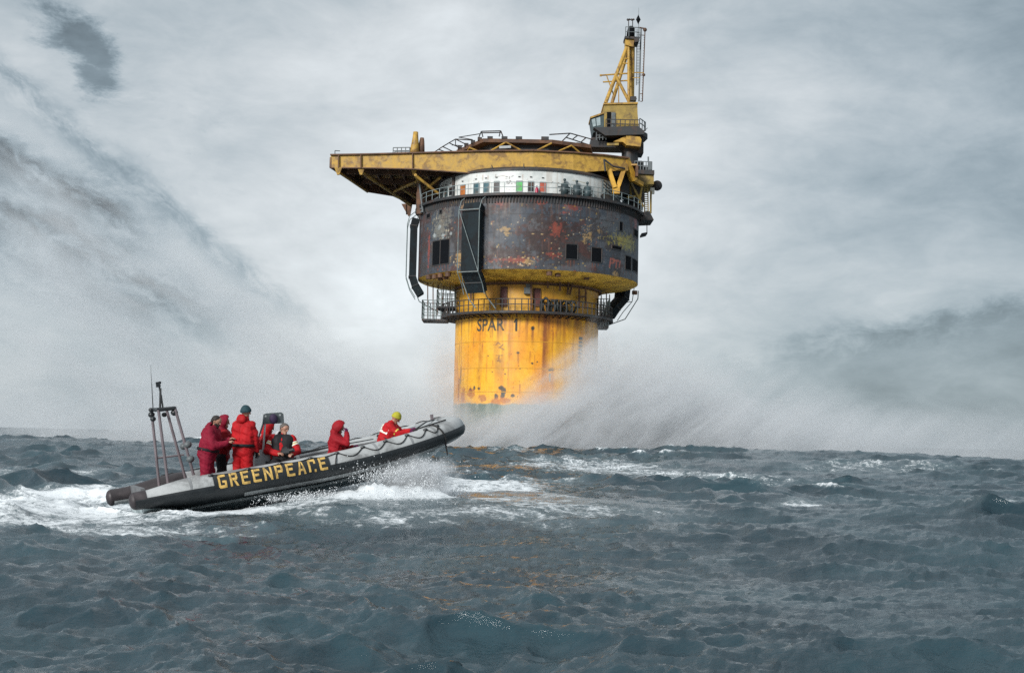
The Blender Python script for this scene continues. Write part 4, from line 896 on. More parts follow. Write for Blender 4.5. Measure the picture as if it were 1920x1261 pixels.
trad = lambda u: 0.16+0.12*sstep(u, 0.0, 1.15)-0.035*sstep(u, 5.2, LB)
tz = lambda u: sheer(u)-0.0*u
full = half+[(u, -v) for u, v in half[-2::-1]]+[(-.10, HB), (-.2, HB)]
TP = np.array([(u, v, tz(u)) for u, v in full]); TR = np.array([trad(u) for u, v in full])
TT = np.gradient(TP, axis=0); TT /= np.linalg.norm(TT, axis=1)[:, None]
TN = np.stack([TT[:, 1], -TT[:, 0], np.zeros(len(TT))], -1); TN /= np.linalg.norm(TN, axis=1)[:, None]
TU = np.cross(TN, TT); TU *= np.sign(TU[:, 2:3])
def tpt(i, ang, off=0.0):
    i = min(max(i, 0), len(TP)-1.001); k = int(i); f = i-k; L_ = lambda a: a[k]*(1-f)+a[k+1]*f
    return L_(TP)+(L_(TN)*math.cos(ang)+L_(TU)*math.sin(ang))*(L_(TR)+off)
def iu(u):                                # index along the near half for a station u
    us = TP[:len(half), 0]; return float(np.interp(u, us, np.arange(len(half))))
n = 28; k0 = len(TP)
tb = MB(); tb.grid([[tpt(i if i < k0-1 else k0-1.001, 2*PI*k/n) for k in range(n+1)] for i in range(k0)])
for e_ in (0, k0-1):
    vs = [tpt(e_, 2*PI*k/n) for k in range(n)]; tb.add(vs, [tuple(range(n))])
o = tb.mesh('t'); bmx = bmesh.new(); bmx.from_mesh(o); bmesh.ops.remove_doubles(bmx, verts=bmx.verts, dist=1e-4); bmesh.ops.recalc_face_normals(bmx, faces=bmx.faces); bmx.to_mesh(o); bmx.free(); o.shade_smooth()
o.name = 'inflatable_tube'; o.materials.append(M_tube); tubeo = bpy.data.objects.new('inflatable_tube', o); COL.objects.link(tubeo); tubeo.parent = boat
def patch(i0, i1, a0, a1, off, name, m_, parent, ni=40, na=8, thick=True):
    ii_ = np.linspace(i0, i1, ni); aa = np.linspace(a0, a1, na)
    A0 = lambda f, a: a(f) if callable(a) else a
    P_ = [[tpt(i, lo+(hi-lo)*k/(na-1), off*(1 if 0 < k < na-1 else .2)) for k in range(na)] for i in ii_ for lo, hi in ((A0(i, a0), A0(i, a1)),)]
    return MB().grid(P_).build(name, m_, parent, True)
KN = k0-1
patch(0, KN, R(-42), R(11), .016, 'rubbing_strake', M_tubed, tubeo, 220, 8)
M_worn = mat('worn_black_rubber', (0.026, 0.021, 0.023), rough=.5, var=.35, scale=3, dirt=(0.06, 0.05, 0.052), dscale=1.5, damt=.5)
patch(0, iu(2.1), R(-100), R(2), .020, 'stern_patch', M_tubed, tubeo, 24, 8)
patch(0, iu(.22), R(-20), R(200), .012, 'stern_cone', M_worn, tubeo, 6, 16)
patch(KN-iu(1.35)-2, KN, R(-90), R(205), .014, 'stern_cone', M_worn, tubeo, 20, 18)
for e_ in (0, KN): MB().add([tpt(e_, 2*PI*k/20, .013)-np.array([.01, 0, 0]) for k in range(20)], [tuple(range(20))]).ball(tpt(e_, 0, -trad(0)), (.11, .172, .172), 16, 10).build('stern_cap', M_worn, tubeo, True)
for u_ in (1.05, 4.95, 5.75, 6.35): patch(iu(u_), iu(u_+.05), R(12), R(165), .006, 'seam_band', M_band, tubeo, 3, 14)
u0n, u1n = bpx(401, 915, -1.2)[0], bpx(617, 870, -1.2)[0]
patch(iu(u0n), iu(u1n), R(-20), R(57), .022, 'name_panel', M_tubed, tubeo, 40, 10)
# lettering: block stencil letters, each stroke bent round the tube
GL = {'G': [((.9, 1), (.1, 1), (.1, .8), (.9, .8)), ((0, .9), (0, .08), (.24, .08), (.24, .9)), ((.1, .2), (.1, 0), (.95, 0), (.95, .2)), ((.72, .5), (.72, .1), (.96, .1), (.96, .5)), ((.45, .52), (.45, .36), (.8, .36), (.8, .52))],
      'R': [((0, 1), (0, 0), (.25, 0), (.25, 1)), ((.3, 1), (.3, .8), (.9, .8), (.9, 1)), ((.68, .85), (.68, .52), (.93, .52), (.93, .85)), ((.3, .6), (.3, .42), (.85, .42), (.85, .6)), ((.42, .40), (.72, .0), (1.0, 0), (.68, .40))],
      'E': [((0, 1), (0, .06), (.26, .0), (.26, 1)), ((.3, 1), (.3, .8), (.95, .8), (.95, 1)), ((.3, .6), (.3, .42), (.78, .42), (.78, .6)), ((.2, .18), (.2, 0), (.98, 0), (.98, .18))],
      'N': [((0, 1), (0, 0), (.25, 0), (.25, 1)), ((.76, 1), (.76, 0), (1, 0), (1, 1)), ((.2, 1), (.2, .72), (.74, .1), (.80, .34))],
      'P': [((0, 1), (0, 0), (.26, 0), (.26, 1)), ((.31, 1), (.31, .8), (.9, .8), (.9, 1)), ((.7, .86), (.7, .5), (.96, .5), (.96, .86)), ((.31, .58), (.31, .4), (.88, .4), (.88, .58))],
      'A': [((.34, 1), (.0, 0), (.26, 0), (.52, 1)), ((.52, 1), (.74, 0), (1.0, 0), (.68, .94)), ((.3, .40), (.26, .24), (.76, .24), (.72, .40))],
      'C': [((0, .95), (0, .05), (.26, .05), (.26, .95)), ((.12, 1), (.12, .8), (.9, .8), (.9, 1)), ((.7, .86), (.7, .6), (.94, .6), (.94, .86)), ((.66, .2), (.66, 0), (.9, 0), (.9, .2))]}
word = 'GREENPEACE'; lt = []
us_, ue_ = bpx(408, 905, -1.2)[0], bpx(612, 872, -1.2)[0]; wl = (ue_-us_)/(10+9*.36)
M_lett = mat('yellow_stencil_paint', (0.55, 0.36, 0.10), rough=.55, var=.3, scale=9, dirt=(0.12, 0.08, 0.03), dscale=7, damt=.55)
for k, ch in enumerate(word):
    mb = MB(); x0 = us_+k*wl*1.36
    for q4 in GL[ch]:
        a, b_, c_, e = [np.array(t) for t in q4]; P_ = []
        for s_ in np.linspace(0, 1, 6):
            l_ = a+(b_-a)*s_; r_ = e+(c_-e)*s_
            P_.append([tpt(iu(x0+wl*(l_+(r_-l_)*t)[0]), R(-4)+R(54)*(l_+(r_-l_)*t)[1], .030) for t in (0, .5, 1)])
        mb.grid(P_)
    mb.build('letter', M_lett, boat)
# grab line slung along the tube, and its patches
rp = MB()
stops = [bpx(px_, py_, -1.1)[0] for px_, py_ in ((395, 893), (465, 880), (525, 871), (582, 862), (632, 851), (681, 841), (724, 829), (766, 818), (803, 809), (826, 797))]
for k, (u, u2) in enumerate(zip(stops[:-1], stops[1:])):
    hang_ = 34 if u > 4 else 10
    rp.sweep([tpt(iu(u+(u2-u)*t), R(62)-R(hang_)*math.sin(PI*t), .018) for t in np.linspace(0, 1, 9)], .011, 6)
for u in stops: c_ = tpt(iu(u), R(62), .012); MB().ball(c_, (.055, .05, .03), 10, 6).build('rope_patch', M_kit, boat)
rp.sweep([tpt(iu(stops[4]), R(62), .02), tpt(iu(stops[4]-.08), R(30), .03), tpt(iu(stops[4]-.12), R(8), .03)], .013, 6)
rp.sweep([tpt(i, R(70)+R(18)*math.sin(i*1.3), .02) for i in np.linspace(len(half)+4, KN-8, 60)], .013, 6)
rp.build('grab_line', M_rope, boat)
bl = MB(); i0 = iu(LB-.72)
bl.sweep([tpt(i0+t*1.5, R(100)-R(150)*t, .02) for t in np.linspace(0, 1, 14)]+[tpt(i0+1.6, R(-52), .03)-np.array([0, 0, .22])], .018, 6)
bl.sweep([tpt(i0-4+t*4, R(110)-R(20)*t, .03) for t in np.linspace(0, 1, 8)]+[tpt(i0+5, R(80), .03)], .018, 6)
bl.build('bow_rope', M_rope, boat)
# hull
hs_ = []
for u in np.linspace(0.15, LB-.12, 46):
    i = iu(u); c_ = tpt(i, R(-70), -.02); bb = -TP[int(i), 1]; z0 = tz(u)
    kz = -.56+.10*max((u-3)/3.5, 0)**2+0.62*max((u-6.15)/(LB-.12-6.15), 0)**1.5; top_ = np.array([u, min(c_[1], -.02), z0-.17]); ch_ = np.array([u, min(-bb*.86, -.015), min(z0-.30, z0-.30)]); 
    ch_[2] = max(ch_[2], kz+.03); top_[2] = max(top_[2], ch_[2]+.02)
    low_ = np.array([u, -max(bb*.42, .01), ch_[2]*.45+kz*.55]); row = [top_, ch_, low_, np.array([u, 0, kz])]
    hs_.append(row+[p*np.array([1, -1, 1]) for p in row[2::-1]])
hb_ = MB().grid(hs_); hb_.add(hs_[0], [tuple(range(7))])
hull = hb_.build('hull', M_hull, boat, True)
for sg in (1, -1):
    MB().sweep([p[1]*np.array([1, sg, 1])+np.array([0, -.015*sg, 0]) for p in hs_[:34]], .022, 6).build('spray_rail', M_tubed, hull)
    MB().sweep([(p[1]*.55+p[2]*.45)*np.array([1, sg, 1])+np.array([0, -.012*sg, -.01]) for p in hs_[:36]], .018, 6).build('spray_rail', M_lgr, hull)
dk = MB(); DZ = -.20
dk.grid([[(u, v*(0.98*-np.interp(u, TP[:len(half), 0], TP[:len(half), 1])-.02), DZ+sheer(u)*.6) for v in (-1, 0, 1)] for u in np.linspace(.2, LB-.7, 24)]); dk.build('deck', M_deck, boat)
MB().box((.22, 0, -.05), (.08, 1.5, .5)).build('transom', M_deck, boat)
# foredeck cover, post, rails
fd = []
for u in np.linspace(5.55, LB-.36, 10):
    b_ = max(-np.interp(u, TP[:len(half), 0], TP[:len(half), 1])-.16, .05); z0 = tz(u)
    fd.append([(u, -b_, z0+.10), (u, -b_*.7, z0+.24), (u, 0, z0+.29), (u, b_*.7, z0+.24), (u, b_, z0+.10)])
fb = MB().grid(fd); fb.add(fd[0]+[(5.55, .6, -.1), (5.55, -.6, -.1)], [tuple(range(7))]); fb.build('foredeck_cover', M_lgr, boat)
a_, b_ = bpx(811, 792, .15), bpx(809, 776.5, .15); MB().bar(a_, b_, .075, .05).build('bow_post', M_alu, boat)
a_, b_, c_, d_ = bpx(776, 806, -.45), bpx(800, 790, -.3), bpx(816, 786, 0), bpx(836, 783, .2)
MB().path([a_, b_, c_], .016, 6).build('bow_rail', M_kit, boat)
sr = MB(); sr.path([bpx(562, 849, .62), bpx(620, 838, .62), bpx(700, 824, .62)], .03, 6); sr.build('side_rail', M_kit, boat)
MB().path([bpx(562, 855, .55), bpx(640, 838, .55), bpx(716, 824, .55)], .045, 6).build('side_rail', M_lgr, boat)
# steering console, seats, seat frame with its plate
ca_ = [bpx(*p, -.05) for p in ((476, 905), (508, 900), (506, 842), (480, 844))]
cn = MB().prism(ca_, (0, .55, 0)); cn.build('console', M_lgr, boat)
MB().sweep([ca_[3]+np.array([0, .28, .06])+np.array([.10*math.sin(t)*.4, .17*math.cos(t), .17*math.sin(t)]) for t in np.linspace(0, 2*PI, 21)], .016, 6, False).build('steering_wheel', M_kit, boat)
pl = [bpx(492.5, 795, .0), bpx(494.5, 777, .0), bpx(499, 774.5, .0), bpx(527, 772.5, .0), bpx(531.5, 775, .0), bpx(533, 793, .0)]
plate = MB().prism(pl, (0, .05, 0)).build('back_plate', mat('plate_grey', (0.085, 0.10, 0.105), rough=.4, var=.25), boat)
for px, py in ((498, 780), (525, 777.5)): c_ = bpx(px, py, -.006); MB().tube(c_, c_+np.array([0, .01, 0]), .022, n=12).build('plate_hole', M_lgr, plate)
MB().ball(bpx(513, 785, -.03), (.09, .06, .11), 10, 8).build('strap_bundle', mat('purple_black_cloth', (0.03, 0.015, 0.05), rough=.8), plate, True)
MB().bar(bpx(497, 795, .0), bpx(493, 850, .0), .05, .03).build('frame_leg', M_lgr, boat)
MB().bar(bpx(494, 792, .02), bpx(479, 838, .02), .04, .03).build('frame_leg', M_alu, boat)
MB().bar(bpx(531, 793, .02), bpx(534, 860, .02), .04, .03).build('frame_leg', M_alu, boat)
for u, v, h in ((bpx(528, 880, -.12)[0], -.10, .40), (bpx(500, 880, .45)[0], .42, .42), (bpx(630, 860, -.3)[0], -.28, .26)):
    MB().box((u, v, DZ+h/2), (.55, .36, h)).box((u, v, DZ+h+.04), (.6, .4, .08)).build('seat', M_kit, boat)
# arch over the stern
ar = MB(); RLEG = .030
legs = [((299, 915, .42), (284, 768, .42)), ((315, 905, -.25), (297, 768, -.25)), ((350, 905, .42), (312, 766.5, .42)), ((363, 890, -.25), (328, 764.5, -.25))]
arch = MB()
for a_, b_ in legs:
    o = MB().tube(bpx(*a_), bpx(*b_), RLEG, n=10).build('arch_leg', M_alu, boat)
tp_ = MB(); t_ = [bpx(*b_) for a_, b_ in legs]
tp_.tube(t_[0], t_[2], .04).tube(t_[1], t_[3], .04).tube(t_[0], t_[1], .035).tube(t_[2], t_[3], .035).tube((t_[0]+t_[1])/2, (t_[2]+t_[3])/2, .04); tp_.build('arch_top', M_kit, boat)
MB().tube(bpx(296, 858, .42), bpx(345, 852, .42), .02).build('arch_brace', M_alu, boat)
for px, py, v, r_ in ((284, 777, .3, .07), (287, 785, 0, .06), (308, 777, .1, .055), (327, 773, -.2, .075), (283, 768, .2, .05)): MB().ball(bpx(px, py, v), (r_, r_, r_*.9), 10, 8).build('deck_lamp', M_kit, boat, True)
for px, py, v in ((345, 836, .42), (357, 860, -.25), (352, 833, -.25)): MB().ball(bpx(px, py, v), (.085, .085, .075), 10, 8).build('float_light', M_gry, boat, True)
mm = MB(); mm.tube(bpx(300, 768, .05), bpx(301, 727, .05), .022).tube(bpx(306, 768, .05), bpx(302, 740, .05), .018).tube(bpx(302, 742, .05), bpx(298, 722, .05), .018); mm.build('arch_mast', M_kit, boat)
MB().box(bpx(296.5, 720.5, .05), (.085, .07, .11)).box(bpx(299.5, 717, .05), (.05, .05, .05)).build('masthead_lamp', M_kit, boat)
MB().tube(bpx(287, 768, .3), bpx(284.5, 720, .3), .012, .008, 6).tube(bpx(284.5, 720, .3), bpx(282.5, 684, .3), .006, .003, 6).build('antenna', M_kit, boat)

# ------------------------------------------------------------------ people
def caps(mb, p0, p1, r0, r1, n=12):
    p0, p1 = np.asarray(p0, float), np.asarray(p1, float); d, a, b_ = frame(p1-p0); L_ = np.linalg.norm(p1-p0); st_ = []
    for t in np.linspace(-PI/2, 0, 5)[1:]: st_.append((r0*math.sin(t), r0*math.cos(t)))
    for t in np.linspace(0, PI/2, 5)[:-1]: st_.append((L_+r1*math.sin(t), r1*math.cos(t)))
    vs = [p0-d*r0]
    for h_, r_ in st_:
        for k in range(n): vs.append(p0+d*h_+(a*math.cos(2*PI*k/n)+b_*math.sin(2*PI*k/n))*r_)
    vs.append(p1+d*r1); m_ = len(st_); fs = [(0, 1+(k+1) % n, 1+k) for k in range(n)]
    fs += [(1+i*n+k, 1+i*n+(k+1) % n, 1+(i+1)*n+(k+1) % n, 1+(i+1)*n+k) for i in range(m_-1) for k in range(n)]
    fs += [(1+(m_-1)*n+k, 1+(m_-1)*n+(k+1) % n, len(vs)-1) for k in range(n)]
    mb.add(vs, fs); return mb
def blob(mb, name, m_, parent, voxel, smooth=3, fold=0.0, seed=0, **kw):
    me = mb.mesh(name); bm = bmesh.new(); bm.from_mesh(me); bmesh.ops.recalc_face_normals(bm, faces=bm.faces); bm.to_mesh(me); bm.free()
    t = bpy.data.objects.new('t', me); COL.objects.link(t)
    r = t.modifiers.new('r', 'REMESH'); r.mode = 'VOXEL'; r.voxel_size = voxel
    if smooth: s_ = t.modifiers.new('s', 'SMOOTH'); s_.factor = .5; s_.iterations = smooth
    dg = bpy.context.evaluated_depsgraph_get(); me2 = bpy.data.meshes.new_from_object(t.evaluated_get(dg)); bpy.data.objects.remove(t)
    if fold:
        nv = len(me2.vertices); co = np.empty(nv*3, np.float32); me2.vertices.foreach_get('co', co); co = co.reshape(-1, 3)
        no = np.empty(nv*3, np.float32); me2.vertex_normals.foreach_get('vector', no); no = no.reshape(-1, 3)
        f = vnoise(co[:, 0]*5+co[:, 2]*4+seed+40, co[:, 2]*9-co[:, 1]*6+co[:, 0]*3+60, seed, 4, .6)-.5
        ridge = np.abs(vnoise(co[:, 0]*3+co[:, 2]*7+seed+90, co[:, 2]*3+co[:, 1]*5+30, seed+9, 3, .5)-.5)
        co += no*(fold*(f*2.0-ridge*2.2+.3))[:, None]; me2.vertices.foreach_set('co', co.ravel()); me2.update()
    me2.shade_smooth(); me2.name = name; me2.materials.clear(); me2.materials.append(m_)
    o = bpy.data.objects.new(name, me2); COL.objects.link(o); o.parent = parent; return tag(o, **kw)
M_skin = mat('skin', (0.36, 0.19, 0.13), rough=.5, var=.18, scale=14)
def cloth(name, c, var=.22): return mat(name, c, rough=.72, var=var, scale=5, bump=.012, bscale=14, dirt=(c[0]*.55, c[1]*.5, c[2]*.6), dscale=2.5, damt=.5, spec=.25)
M_red, M_crim, M_dred = cloth('red_cloth', (0.40, 0.008, 0.012)), cloth('crimson_cloth', (0.21, 0.006, 0.024)), cloth('deep_red_cloth', (0.28, 0.007, 0.014))
M_dark = cloth('dark_cloth', (0.014, 0.014, 0.016)); M_purp = cloth('plum_cloth', (0.08, 0.006, 0.045))
M_refl = mat('reflective_tape', (0.72, 0.70, 0.60), rough=.4, var=.15); M_yelt = mat('yellow_tape', (0.62, 0.48, 0.08), rough=.4)
M_hair = mat('dark_hair', (0.018, 0.013, 0.011), rough=.6, var=.4, scale=30, bump=.01, bscale=60); M_ghair = mat('grey_brown_hair', (0.10, 0.085, 0.075), rough=.6, var=.4, scale=30, bump=.01, bscale=60)
M_lips = mat('lips', (0.22, 0.08, 0.07)); M_eye = mat('eye_dark', (0.02, 0.015, 0.012), rough=.2)
def shell(mb, c, ax, up, r0, open_ang, thick=.012, sc=(1, 1, 1), n=18, m=9):
    """dome about axis ax, open beyond open_ang from its pole"""
    e3 = unit(ax); e1 = unit(np.cross(up, e3)); e2 = np.cross(e3, e1); c = np.asarray(c, float)
    prof = [(t, 0) for t in np.linspace(0.04, open_ang, m)]+[(t, -thick) for t in np.linspace(open_ang, 0.04, m)]; vs = []
    for t, of in prof:
        for k in range(n):
            f = 2*PI*k/n; vs.append(c+(e1*math.sin(t)*math.cos(f)*sc[0]+e2*math.sin(t)*math.sin(f)*sc[1]+e3*math.cos(t)*sc[2])*(r0+of))
    P_ = len(prof); fs = [(i*n+k, i*n+(k+1) % n, (i+1)*n+(k+1) % n, (i+1)*n+k) for i in range(P_-1) for k in range(n)]+[((P_-1)*n+k, (P_-1)*n+(k+1) % n, (k+1) % n, k) for k in range(n)]
    mb.add(vs, fs); return mb
def band(mb, p0, p1, f, r, w_=.035, n=16):
    p0, p1 = np.asarray(p0, float), np.asarray(p1, float); d, a, b_ = frame(p1-p0); c = p0+(p1-p0)*f
    for s_ in (0,):
        vs = [c+d*h_+(a*math.cos(2*PI*k/n)+b_*math.sin(2*PI*k/n))*r_ for h_, r_ in ((-w_/2, r-.02), (-w_/2, r), (w_/2, r), (w_/2, r-.02)) for k in range(n)]
        mb.add(vs, [(i*n+k, i*n+(k+1) % n, ((i+1) % 4)*n+(k+1) % n, ((i+1) % 4)*n+k) for i in range(4) for k in range(n)])
    return mb
def person(label, Y0, J, face, look=None, suit=M_red, legs=None, arms=None, hair=None, hat=None, hood=None, hoodup=False, beard=False, belt=False, bulk=1.0, glove=None, seed=1, curl=.6):
    W = {k: at(v[0], v[1], Y0+(v[2] if len(v) > 2 else 0.0)) for k, v in J.items()}
    base = (W['la']+W['ra'])/2; base[2] = min(W['la'][2], W['ra'][2])-.07
    root = thing('person', label, 'person', base, 0.0, 'people aboard the inflatable boat'); L_ = {k: v-base for k, v in W.items()}
    face = unit(face); look = unit(look if look is not None else face)
    hc, nk = L_['head'], L_['neck']; up = unit(hc-nk); fx = unit(look-up*(look@up)); fy = np.cross(up, fx)
    H = lambda a, b_, c: hc+fx*a+fy*b_+up*c
    sh = (L_['ls']+L_['rs'])/2; hp = (L_['lh']+L_['rh'])/2; spine = sh-hp
    # --- body
    b = MB()
    for s_ in ('l', 'r'):
        caps(b, L_[s_+'h'], L_[s_+'k'], .085, .055); caps(b, L_[s_+'k'], L_[s_+'a'], .055, .04)
        fd_ = unit(face-np.array([0, 0, face[2]])); caps(b, L_[s_+'a']-[0, 0, .02], L_[s_+'a']+fd_*.17-[0, 0, .045], .045, .035)
        caps(b, L_[s_+'s'], L_[s_+'e'], .055, .042); caps(b, L_[s_+'e'], L_[s_+'w'], .042, .03)
        caps(b, hp*.3+L_[s_+'h']*.7, L_[s_+'s']*.7+sh*.3-spine*.08, .12, .11)
        # hand: palm, four fingers, thumb
        d = unit(L_[s_+'w']-L_[s_+'e']); sd_ = unit(np.cross(d, np.array([0, 0, 1.0])+face*.3)); nr = np.cross(sd_, d); nr = nr if nr[2] < 0 else -nr
        w0 = L_[s_+'w']; pe = w0+d*.085
        for t in (-.5, .5): caps(b, w0+sd_*t*.03, pe+sd_*t*.045, .022, .021)
        for k, fl_ in enumerate((.065, .075, .07, .055)):
            q0 = pe+sd_*(k-1.5)*.021; q1 = q0+unit(d+nr*curl*.5)*fl_*.5; q2 = q1+unit(d*(1-curl)+nr*curl*1.4)*fl_*.5
            caps(b, q0-d*.02, q1, .0105, .010, 8); caps(b, q1, q2, .010, .0085, 8)
        th_ = w0+d*.03+sd_*.03; t1_ = th_+unit(d*.6+sd_*.8+nr*.4)*.045; caps(b, th_, t1_, .013, .011, 8); caps(b, t1_, t1_+unit(d+nr*.7)*.03, .011, .009, 8)
    caps(b, sh-spine*.03, nk, .075, .055); caps(b, nk, hc-up*.03, .055, .055)
    caps(b, H(-.02, 0, .02), H(.018, 0, .025), .088, .080); caps(b, H(.02, 0, -.05), H(.055, 0, -.085), .062, .038)
    caps(b, H(.082, 0, .012), H(.104, 0, -.022), .012, .017, 8)
    caps(b, H(.078, -.03, .035), H(.078, .03, .035), .016, .016, 8)
    for s_ in (-1, 1): caps(b, H(-.005, s_*.078, -.02), H(-.012, s_*.083, .02), .014, .017, 8)
    blob(b, 'body', M_skin, root, .0105, 2)
    [MB().ball(H(.084, s_*.032, .012), .012, 8, 6).build('eye', M_eye, root, True) for s_ in (-1, 1)]
    mo_ = MB(); mo_.ball(H(.088, 0, -.062), (.012, .012, .007), 8, 6); mo_.build('mouth', M_lips, root, True)
    # --- suit
    g_ = bulk; s = MB(); lower = MB() if legs else s; ax_ = MB() if arms else s
    for q_ in ('l', 'r'):
        caps(lower, L_[q_+'h'], L_[q_+'k'], .118*g_, .092*g_); caps(lower, L_[q_+'k'], L_[q_+'a']+[0, 0, .04], .092*g_, .075*g_)
        caps(s, L_[q_+'s'], L_[q_+'e'], .088*g_, .070*g_); el = L_[q_+'e']; caps(s, el, el+(L_[q_+'w']-el)*.93, .070*g_, .052*g_)
        caps(s, hp*.45+L_[q_+'h']*.55+spine*.03, L_[q_+'s']*.55+sh*.45-spine*.12, .155*g_, .150*g_)
        if legs: caps(lower, hp, L_[q_+'h'], .15*g_, .13*g_)
    caps(s, hp+spine*.45+face*.03, sh-spine*.18+face*.02, .165*g_, .155*g_); caps(s, sh-spine*.05, nk-(hc-nk)*.05, .115*g_, .085*g_)
    blob(s, 'survival_suit', suit, root, .016, 2, .030, seed)
    if legs: blob(lower, 'trousers', legs, root, .018, 2, .022, seed+3)
    for q_ in ('l', 'r'):
        bt = MB(); a0 = L_[q_+'a']; fd_ = unit(face-np.array([0, 0, face[2]])); caps(bt, a0+[0, 0, .08], a0-[0, 0, .01], .068, .06); caps(bt, a0-[0, 0, .02], a0+fd_*.19-[0, 0, .035], .058, .048)
        blob(bt, 'boot', M_dark, root, .018, 2)
    if glove:
        for q_ in ('l', 'r'):
            gl = MB(); d = unit(L_[q_+'w']-L_[q_+'e']); sd_ = unit(np.cross(d, np.array([0, 0, 1.0])+face*.3)); nr = np.cross(sd_, d); nr = nr if nr[2] < 0 else -nr
            pe = L_[q_+'w']+d*.085; caps(gl, L_[q_+'w']-d*.03, pe, .042, .04)
            for k in range(4): q0 = pe+sd_*(k-1.5)*.022; q1 = q0+unit(d+nr*curl*.5)*.036; caps(gl, q0, q1, .0145, .0135, 8); caps(gl, q1, q1+unit(d*(1-curl)+nr*curl*1.4)*.034, .0135, .012, 8)
            caps(gl, L_[q_+'w']+d*.03+sd_*.035, L_[q_+'w']+d*.07+sd_*.06+nr*.015, .017, .014, 8)
            blob(gl, 'glove', glove, root, .0105, 2)
    if hair: hm = MB(); shell(hm, H(-.016, 0, .022), unit(up*.8-fx*.75), fy, .104, 1.75, .02, (1, 1, 1)); caps(hm, H(-.05, 0, .03), H(-.06, 0, -.05), .07, .06); blob(hm, 'hair', hair, root, .012, 2, .012, seed)
    if beard: bd = MB(); caps(bd, H(.03, -.045, -.06), H(.07, 0, -.095), .03, .034); caps(bd, H(.03, .045, -.06), H(.07, 0, -.095), .03, .034); caps(bd, H(.092, -.02, -.045), H(.092, .02, -.045), .012, .012); blob(bd, 'beard', M_hair, root, .011, 2, .008, seed)
    if hat: ht = MB(); shell(ht, H(-.008, 0, .022), unit(up-fx*.28), fy, .112, 1.72, .016, (1, 1, 1.12)); t_ = unit(up-fx*.28); band(ht, hc, hc+t_, .02, .118, .05, 20); blob(ht, 'beanie', hat, root, .012, 2, .006, seed)
    if hood:
        hd_ = MB()
        if hoodup: shell(hd_, H(-.01, 0, .01), unit(-fx+up*.25), up, .150, 1.95, .022, (.95, 1.08, 1.0)); caps(hd_, H(-.05, 0, -.12), nk-fx*.03, .10, .11)
        else: shell(hd_, nk-fx*.06+up*.01, unit(-fx-up*.1), up, .135, 1.9, .03, (1.1, .8, .75)); caps(hd_, nk-fx*.10-up*.02+fy*.06, nk-fx*.10-up*.02-fy*.06, .06, .06)
        blob(hd_, 'hood', hood, root, .014, 2, .01, seed)
    if belt:
        c0 = hp+spine*.22; bb = MB(); a = unit(np.cross(face, spine)); a2 = unit(np.cross(spine, a)); d = unit(spine); n = 28; hw_ = np.linalg.norm(L_['ls']-L_['rs'])/2
        vs = [c0+d*h_+a*math.cos(2*PI*k/n)*(r_+.155*g_+.02)*1.0+a*np.sign(math.cos(2*PI*k/n))*.05*abs(math.cos(2*PI*k/n))+(a2*math.sin(2*PI*k/n))*(r_+.165*g_+.035) for h_, r_ in ((-.03, -.03), (-.03, .0), (.03, .0), (.03, -.03)) for k in range(n)]
        bb.add(vs, [(i*n+k, i*n+(k+1) % n, ((i+1) % 4)*n+(k+1) % n, ((i+1) % 4)*n+k) for i in range(4) for k in range(n)]); bb.build('belt', M_dark, root, True)
    root_info = dict(root=root, L=L_, sh=sh, hp=hp, sp=spine, face=face, H=H, nk=nk, base=base)
    return root_info
Yb = lambda px, py, v: float(bw(*bpx(px, py, v))[1])
dirw = lambda deg: np.array([math.cos(R(deg)), math.sin(R(deg)), 0])
# bearded man at the stern
y1 = Yb(395, 850, -.30)
person('bearded man with dark hair in a crimson suit, standing nearest the stern arch', y1,
       dict(head=(406, 789.5), neck=(400, 803), ls=(401, 808, .19), rs=(393, 809, -.18), le=(412, 833, .24), lw=(431, 824, .12), re=(400, 836, -.24), rw=(427, 829, -.14), lh=(389, 852, .1), rh=(387, 853, -.1), lk=(393, 888, .12), rk=(385, 890, -.12), la=(386, 924, .13), ra=(378, 926, -.13)),
       dirw(12), dirw(-12), M_crim, hair=M_hair, beard=True, belt=True, bulk=1.18, hood=M_crim, seed=3)
y2 = Yb(421, 850, .25)
person('person in a raised magenta hood standing behind the bearded man', y2,
       dict(head=(421, 791), neck=(419, 804), ls=(423, 811, .16), rs=(421, 812, -.17), le=(431, 835, .2), lw=(441, 826, .08), re=(427, 835, -.22), rw=(440, 829, -.12), lh=(416, 856, .09), rh=(415, 857, -.09), lk=(418, 890, .1), rk=(414, 891, -.1), la=(413, 920, .1), ra=(409, 921, -.1)),
       dirw(5), dirw(15), M_dred, legs=M_dark, hood=M_crim, hoodup=True, bulk=1.0, glove=M_dark, seed=5)
y3 = Yb(455, 850, -.32)
person('man standing upright in a bright red suit and dark teal beanie, seen from behind', y3,
       dict(head=(461, 772), neck=(458.5, 787), ls=(445, 797, .05), rs=(472, 798, -.04), le=(440, 820, .14), lw=(449, 828, .32), re=(478.5, 822, -.02), rw=(481.5, 845, .06), lh=(448, 845, .03), rh=(464, 845.5, -.03), lk=(445, 880, .08), rk=(463.5, 880.5, 0), la=(444, 914, .03), ra=(463, 914.5, -.03)),
       dirw(68), dirw(35), M_red, hat=cloth('teal_wool', (0.022, 0.055, 0.065)), hood=M_red, belt=True, bulk=1.12, glove=M_dark, seed=7)
y4 = Yb(500, 850, .42)
